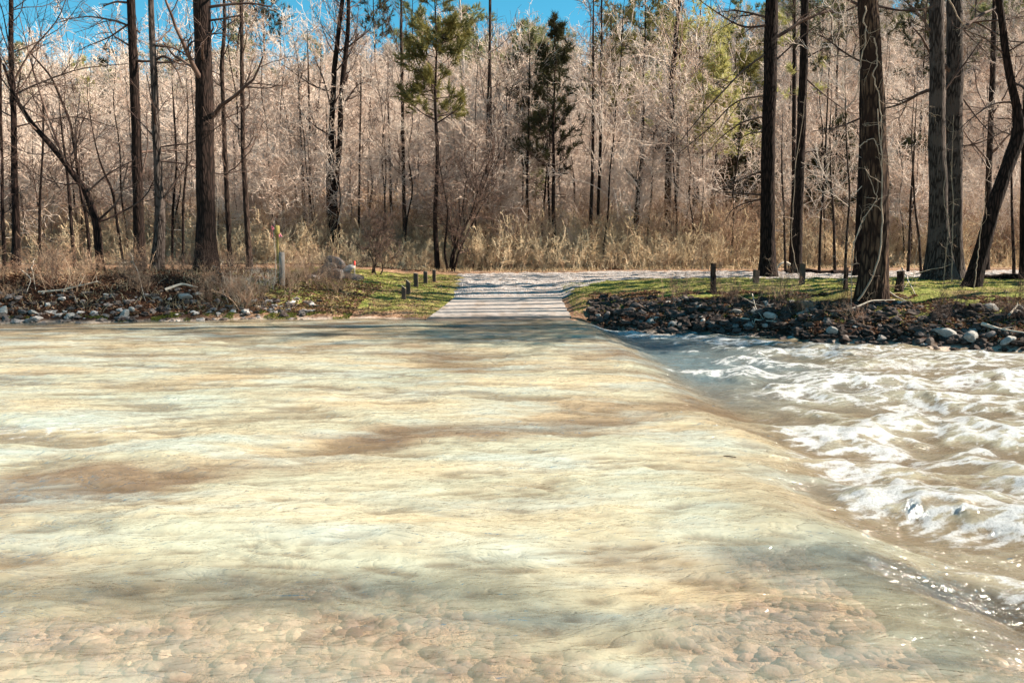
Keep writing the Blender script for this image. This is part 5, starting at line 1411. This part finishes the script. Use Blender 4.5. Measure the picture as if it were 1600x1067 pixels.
N = 30000; X = 2.3 + 14 * rng.random(N); Y = waterline(X) + .2 + 3.2 * rng.random(N)
k = noise2(X * 1.2, Y * 1.2, 9) > -.15; leaves('fallen_leaves', X[k], Y[k], 'brown fallen leaves caught among the right bank stones', 2)
N = 22000; Y = 36.5 + 10 * rng.random(N) ** 1.4; X = (rng.random(N) * 2 - 1) * Y * .75
k = ~((Y < 38) & (X > -3)); leaves('fallen_leaves', X[k], Y[k], 'leaf litter along the foot of the wood', 3, size=(.05, .10))
N = 5000; X = -8.5 + 6.3 * rng.random(N); Y = waterline(X) + .2 + 11 * rng.random(N)
leaves('fallen_leaves', X, Y, 'scattered leaves on the grass left of the ramp', 4, size=(.02, .045))

# grass
def grass(name, X, Y, h, label, mat, seed, w=.006):
    r = np.random.default_rng(seed); N = len(X)
    C = np.stack([X, Y, terrain(X, Y) - .01], 1)
    d = norm(np.stack([r.normal(size=N) * .45, r.normal(size=N) * .45, np.ones(N)], 1)); side = norm(np.cross(d, r.normal(size=(N, 3)))) * w
    H_ = (h * (.4 + .8 * r.random(N)))[:, None]
    bend = np.stack([r.normal(size=N), r.normal(size=N), -.3 * np.ones(N)], 1) * H_ * .25
    V = np.stack([C - side, C + side, C + d * H_ * .6 + side * .7, C + d * H_ * .6 - side * .7, C + d * H_ + bend], 1).reshape(-1, 3)
    q = np.arange(N)[:, None] * 5
    g = Geo(); g.add(V, q + [0, 1, 2, 3], q + [3, 2, 4])
    o = obj(name, g, mat, smooth=False); tag(o, label, kind='stuff'); return o
def patchy(N, xr, yf, th, seed, f=1.1):
    r = np.random.default_rng(seed); X = xr[0] + (xr[1] - xr[0]) * r.random(N); Y = yf(X, r)
    k = fbm(X * f, Y * f, 2, seed) > th
    return X[k], Y[k]
X, Y = patchy(60000, (-8.8, -1.9), lambda X, r: waterline(X) + .25 + 13 * r.random(len(X)), -.12, 31); k = X < np.interp(Y, [19, 24.2, 25], [-2.35, -1.95, -2.2])
grass('grass', X[k], Y[k], .055, 'short green and straw grass left of the ramp', M_grass, 1, .007)
X, Y = patchy(80000, (1.75, 18), lambda X, r: waterline(X) + .8 + (27.4 - waterline(X) - .8) * r.random(len(X)), -.25, 33)
grass('grass', X, Y, .055, 'short green grass on the shaded bank right of the ramp', M_grass, 2, .007)
X, Y = patchy(30000, (-36, 36), lambda X, r: 36.8 + 8 * r.random(len(X)) ** 1.3, -.2, 35, .5); k = ~((Y < 37.2) & (X > -3))
grass('dry_grass', X[k], Y[k], .28, 'tan dry grass standing along the foot of the wood', M_drygrass, 3, .012)
X, Y = patchy(9000, (-18, -5), lambda X, r: waterline(X) + .6 + 4.5 * r.random(len(X)), .0, 37)
grass('dry_grass', X[::3], Y[::3], .30, 'tan dry grass on top of the left bank', M_drygrass, 4, .006)
X, Y = patchy(26000, (-18, -4.5), lambda X, r: waterline(X) - .03 + .42 * r.random(len(X)), .05, 39, 1.6)
grass('moss', X, Y, .06, 'olive moss and sedge at the left waterline', M_moss, 5, .008)

# driftwood and fallen branches, a stick in the current, the arched branch
def stick(pts, w, label, seed, mat=M_deadwood, twigs=4, name='fallen_branch', lift=.03, cat='branch'):
    A = []
    for (px, py, up_) in pts:
        P_ = hit(px, py); P_[2] += up_ + lift; A.append(P_)
    A = np.array(A); P = stem_line(A, 16, .03, seed); R = np.linspace(w, w * .35, 16)
    g = Geo(); tubes(g, P - P[0], R, s=7, cap=True, rough=.08, seed=seed)
    r = np.random.default_rng(seed); L = np.linalg.norm(P[-1] - P[0])
    if twigs: limbs(r, g, P - P[0], R, L, [dict(n=twigs, t0=.3, t1=1, ang=.8, dang=.3, lr=.3, rr=.6, k=5, up=.05, wig=.2, rmin=.004)])
    o = obj(name, g, mat); o.location = P[0]; tag(o, label, cat)
stick([(60, 458, 0), (100, 457, .03), (155, 450, .15)], .03, 'long pale stick lying across the dark left bank', 1)
stick([(32, 428, .1), (50, 445, .12), (42, 458, 0)], .02, 'small white crooked stick hanging on the far left bank', 2)
stick([(55, 418, .3), (50, 435, .2), (56, 455, 0)], .02, 'white curved branch draped down the left bank', 3)
stick([(205, 420, .5), (218, 445, .25), (226, 470, 0)], .022, 'thin white branch hanging down by the twin trunks', 4)
stick([(258, 455, 0), (285, 448, .05), (310, 452, .02)], .05, 'grey log lying below the thickest left trunk', 5, twigs=2)
stick([(355, 400, .0), (335, 430, .0), (318, 455, 0)], .018, 'thin pale stem slanting beside the thickest left trunk', 6)
stick([(1330, 487, .02), (1360, 478, .10), (1398, 474, .05)], .028, 'curved pale branch lying at the foot of the massive trunk', 7, twigs=1)
stick([(1534, 512, .05), (1560, 520, .05), (1600, 526, .05)], .045, 'long bleached branch above the right waterline', 8, twigs=3)
stick([(1408, 437, .35), (1420, 450, .15), (1430, 462, 0)], .025, 'pale stick leaning right of the short mossy post', 9)
stick([(1110, 508, .02), (1122, 492, .06), (1130, 480, .1)], .02, 'thin dark stick poking from the right bank stones', 10, M_darkwood)
stick([(1150, 500, .02), (1190, 506, .05), (1228, 508, .02)], .02, 'thin pale stick lying along the stones above the rapids', 11)
stick([(1175, 470, .15), (1180, 490, .1), (1195, 505, 0)], .016, 'slender white twig arching down the right bank', 12)
stick([(1575, 500, .05), (1590, 490, .2), (1606, 500, .1)], .03, 'bleached forked branch at the right edge of the bank', 13)
stick([(1385, 462, .1), (1400, 468, .03), (1418, 474, 0)], .03, 'grey stick half buried right of the massive trunk', 14)
p = hit(1226, 424); g = Geo(); a = np.linspace(-.2, math.pi + .35, 22)
tubes(g, np.stack([.36 * np.cos(a), .05 * np.sin(a * 2), .36 * np.sin(a) + .04], 1), np.linspace(.06, .035, 22), s=10, cap=True, rough=.05)
o = obj('arched_branch', g, M_deadwood); o.location = p; tag(o, 'bleached branch bent into an arch between the two dark right trunks', 'branch')
for q, (px0, px1, row, w, lb) in enumerate([(1228, 1300, 427, .10, 'dark fallen log behind the square post'), (1300, 1352, 428, .09, 'fallen log left of the half hidden trunk'), (1520, 1610, 437, .13, 'dark log lying at the right edge beyond the leaning tree'), (880, 1005, 417, .06, 'thin log at the foot of the wood right of the second pine')]):
    A, B = hit(px0, row), hit(px1, row); k = 14; t = np.linspace(0, 1, k)[:, None]; P = A * (1 - t) + B * t; P[:, 2] = terrain(P[:, 0], P[:, 1]) + w * .7
    g = Geo(); tubes(g, P - P[0], np.linspace(w, w * .6, k), s=12, cap=True, rough=.1, seed=q)
    o = obj('fallen_log', g, M_bark_dark if q < 3 else M_bark_mid); o.location = P[0]; tag(o, lb, 'log')
yw = 1.75 * FPX / (723 - 400.5); xw = (1148 - 800) / FPX * yw
P = np.array([[0, 0, 0], [.035, -.01, .004], [.07, -.012, .002], [.10, -.03, .0]]); P = stem_line(P, 10)
g = Geo(); tubes(g, P, np.linspace(.007, .004, 10), s=7, cap=True); o = obj('floating_twig', g, M_darkwood); o.location = (xw - .05, yw, water_z(xw, yw) + .006)
tag(o, 'tiny dark twig floating on the water above the rapids', 'twig')
